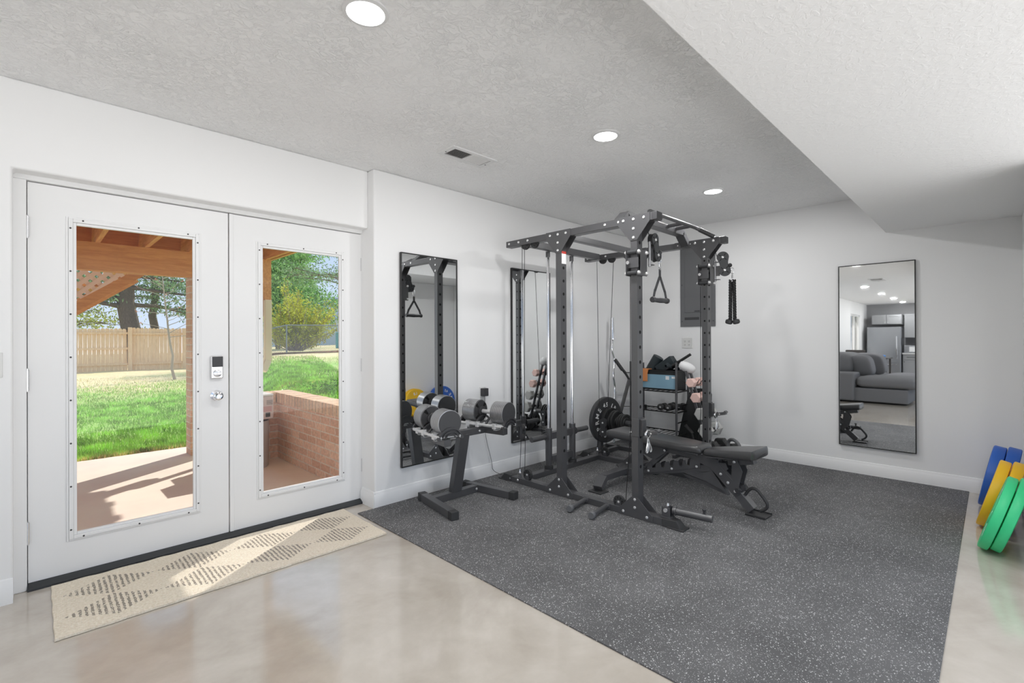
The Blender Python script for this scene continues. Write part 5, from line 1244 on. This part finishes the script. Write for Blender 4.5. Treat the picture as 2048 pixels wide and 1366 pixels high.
# trees
def limb(mb, p0, p1, r0, r1, seg=5, wob=.06):
    p0, p1 = Vector(p0), Vector(p1); pts = []; rad = []
    for i in range(seg+1):
        t = i/seg; pts.append(p0.lerp(p1, t)+Vector((random.gauss(0, wob), random.gauss(0, wob), random.gauss(0, wob*.5)))*(0 if i in (0,) else 1)); rad.append(r0+(r1-r0)*t)
    mb.tube(pts, r0, 8, rad=rad); return pts
def pine(name, base, h, r0, lean, nb, spread, z_lo, lab, mleaf, nl, lsz, dirs=None, clus=.42):
    r = thing(name, lab, 'tree', base); random.seed(hash(lab) % 1000 if False else len(lab)*7+int(h*10))
    tk = MB(); tp = limb(tk, (0, 0, -.3), (lean[0], lean[1], h), r0, r0*.35, 9, .08); lv = []
    for i in range(nb):
        t = z_lo+(1-z_lo)*(i+.5)/nb; p = Vector((lean[0]*t, lean[1]*t, h*t)); a = random.uniform(0, 2*PI) if not dirs else random.choice(dirs)+random.gauss(0, .35)
        L_ = spread*(1.15-.7*t)*random.uniform(.7, 1.15); e = p+Vector((math.cos(a)*L_, math.sin(a)*L_, random.uniform(-.1, .28)*L_))
        bp = limb(tk, p, e, r0*.30*(1.2-t), .015, 6, .10)
        for q in bp[2:]:
            for _ in range(3):
                s = q+Vector((random.gauss(0, .5), random.gauss(0, .5), random.gauss(.05, .22))); 
                if random.random() < .5: limb(tk, q, s, .016, .006, 2, .02)
                for _ in range(nl): lv.append(s+Vector((random.gauss(0, clus), random.gauss(0, clus), random.gauss(0, clus*.35))))
    tk.build('trunk', 'bark', r); leaves(lv, lsz, .5).build('foliage', mleaf, r, fix=False, ang=180); return r
pine('pine_tree', (4.0, 33, -.1), 10.5, .50, (-1.1, .5), 34, 6.0, .28, 'large pine tree with a thick trunk behind the wooden fence', 'pine_needles', 44, .10)
pine('pine_tree', (5.2, 36, -.1), 9.0, .26, (.2, 0), 18, 4.0, .35, 'thinner pine tree behind the gate', 'pine_needles', 22, .085)
pine('pine_tree', (17.2, 27, .7), 10, .26, (-4.4, -1), 24, 6.0, .30, 'pine tree with long drooping branches above the chain-link fence', 'pine_needles', 26, .07, [PI, PI*1.15, PI*.85, 2.4])
pine('evergreen_tree', (11.4, 33, .6), 6.2, .16, (0, 0), 40, 3.2, .26, 'dense green evergreen behind the yellow bush', 'cedar_leaves', 60, .10, None, .55)
pine('broadleaf_tree', (-2.0, 34, -.1), 5.5, .14, (0, 0), 22, 3.4, .32, 'pale spring tree at the left behind the fence', 'oak_leaves', 12, .09, None, .5)
pine('broadleaf_tree', (1.0, 40, -.1), 5.2, .14, (0, 0), 20, 4, .35, 'low pale green tree behind the left fence', 'oak_leaves', 14, .10, None, .6)
# sapling
random.seed(5)
r = thing('sapling', 'bare young tree in front of the wooden gate', 'tree', (3.42, 19.6, ground(3.42, 19.6))); tk = MB()
tp = limb(tk, (0, 0, 0), (-.35, 0, 3.6), .045, .012, 9, .02); bdp = []
for i in range(16):
    t = .40+.58*i/16; p = Vector((-.35*t, 0, 3.6*t)); a = random.uniform(0, 6.28); L_ = random.uniform(.4, 1.1); e = p+Vector((math.cos(a)*L_, math.sin(a)*L_*.6, random.uniform(-.1, .7)*L_)); limb(tk, p, e, .012, .004, 4, .03); bdp += [e+Vector((random.gauss(0, .03), 0, random.gauss(0, .03))) for _ in range(5)]
tk.build('trunk', 'twig', r); leaves(bdp, .035).build('buds', 'bud', r, fix=False, ang=180)
# yellow-green bush
r = thing('yellow_bush', 'bright yellow-green flowering bush behind the chain-link fence', 'bush', (8.9, 23.4, .7)); tk = MB(); lv = []
for i in range(85):
    a = random.uniform(0, 2*PI); s = random.random(); L_ = random.uniform(1.4, 3.3); e = Vector((math.cos(a)*s*2.4, math.sin(a)*s*1.2, L_*(1.12-.5*s)))
    bp = limb(tk, (math.cos(a)*.3*s, math.sin(a)*.3*s, 0), e, .02, .006, 6, .07)
    for q0, q1 in zip(bp[1:], bp[2:]):
        for _ in range(28): lv.append(q0.lerp(q1, random.random())+Vector((random.gauss(0, .10), random.gauss(0, .10), random.gauss(0, .08))))
tk.build('stems', 'twig', r); leaves(lv, .062).build('foliage', 'bush_leaves', r, fix=False, ang=180)
r = thing('mulch_bed', 'reddish mulch strip under the bush along the fence', 'mulch', (8.5, 22.6, .6))
mb = MB().grid(lambda u, v_: Vector((-3.0+8.5*u, -.9+1.8*v_, ground(8.5-3+8.5*u, 22.6-.9+1.8*v_)-.6+.02+.03*math.sin(PI*v_))), 20, 4); mb.build('mulch', 'mulch', r, ang=80)
# house and tarp in the distance
hs = thing('neighbour_house', 'pale blue house with a slate grey roof far behind the bush', 'house', (19.5, 48, .9))
MB().box(-4, 4, -3, 3, -1, 2.4).build('walls', 'house_siding', hs); MB().prism([(-4.5, -3.6, 2.3), (-4.5, 3.6, 2.3), (-4.5, 0, 4.6)], (9, 0, 0)).build('roof', 'house_roof', hs)
MB().box(-4, -3, -3.02, -3, .6, 1.8).box(-1, 0, -3.02, -3, .6, 1.8).build('window', 'slot_dark', hs)
r = thing('blue_tarp', 'light blue pool cover in the distance behind the fence', 'pool cover', (15.6, 30, .8)); MB().box(-1.6, 1.8, -.4, .4, -.2, .9).build('cover', 'teal_tarp', r, bev=.1)
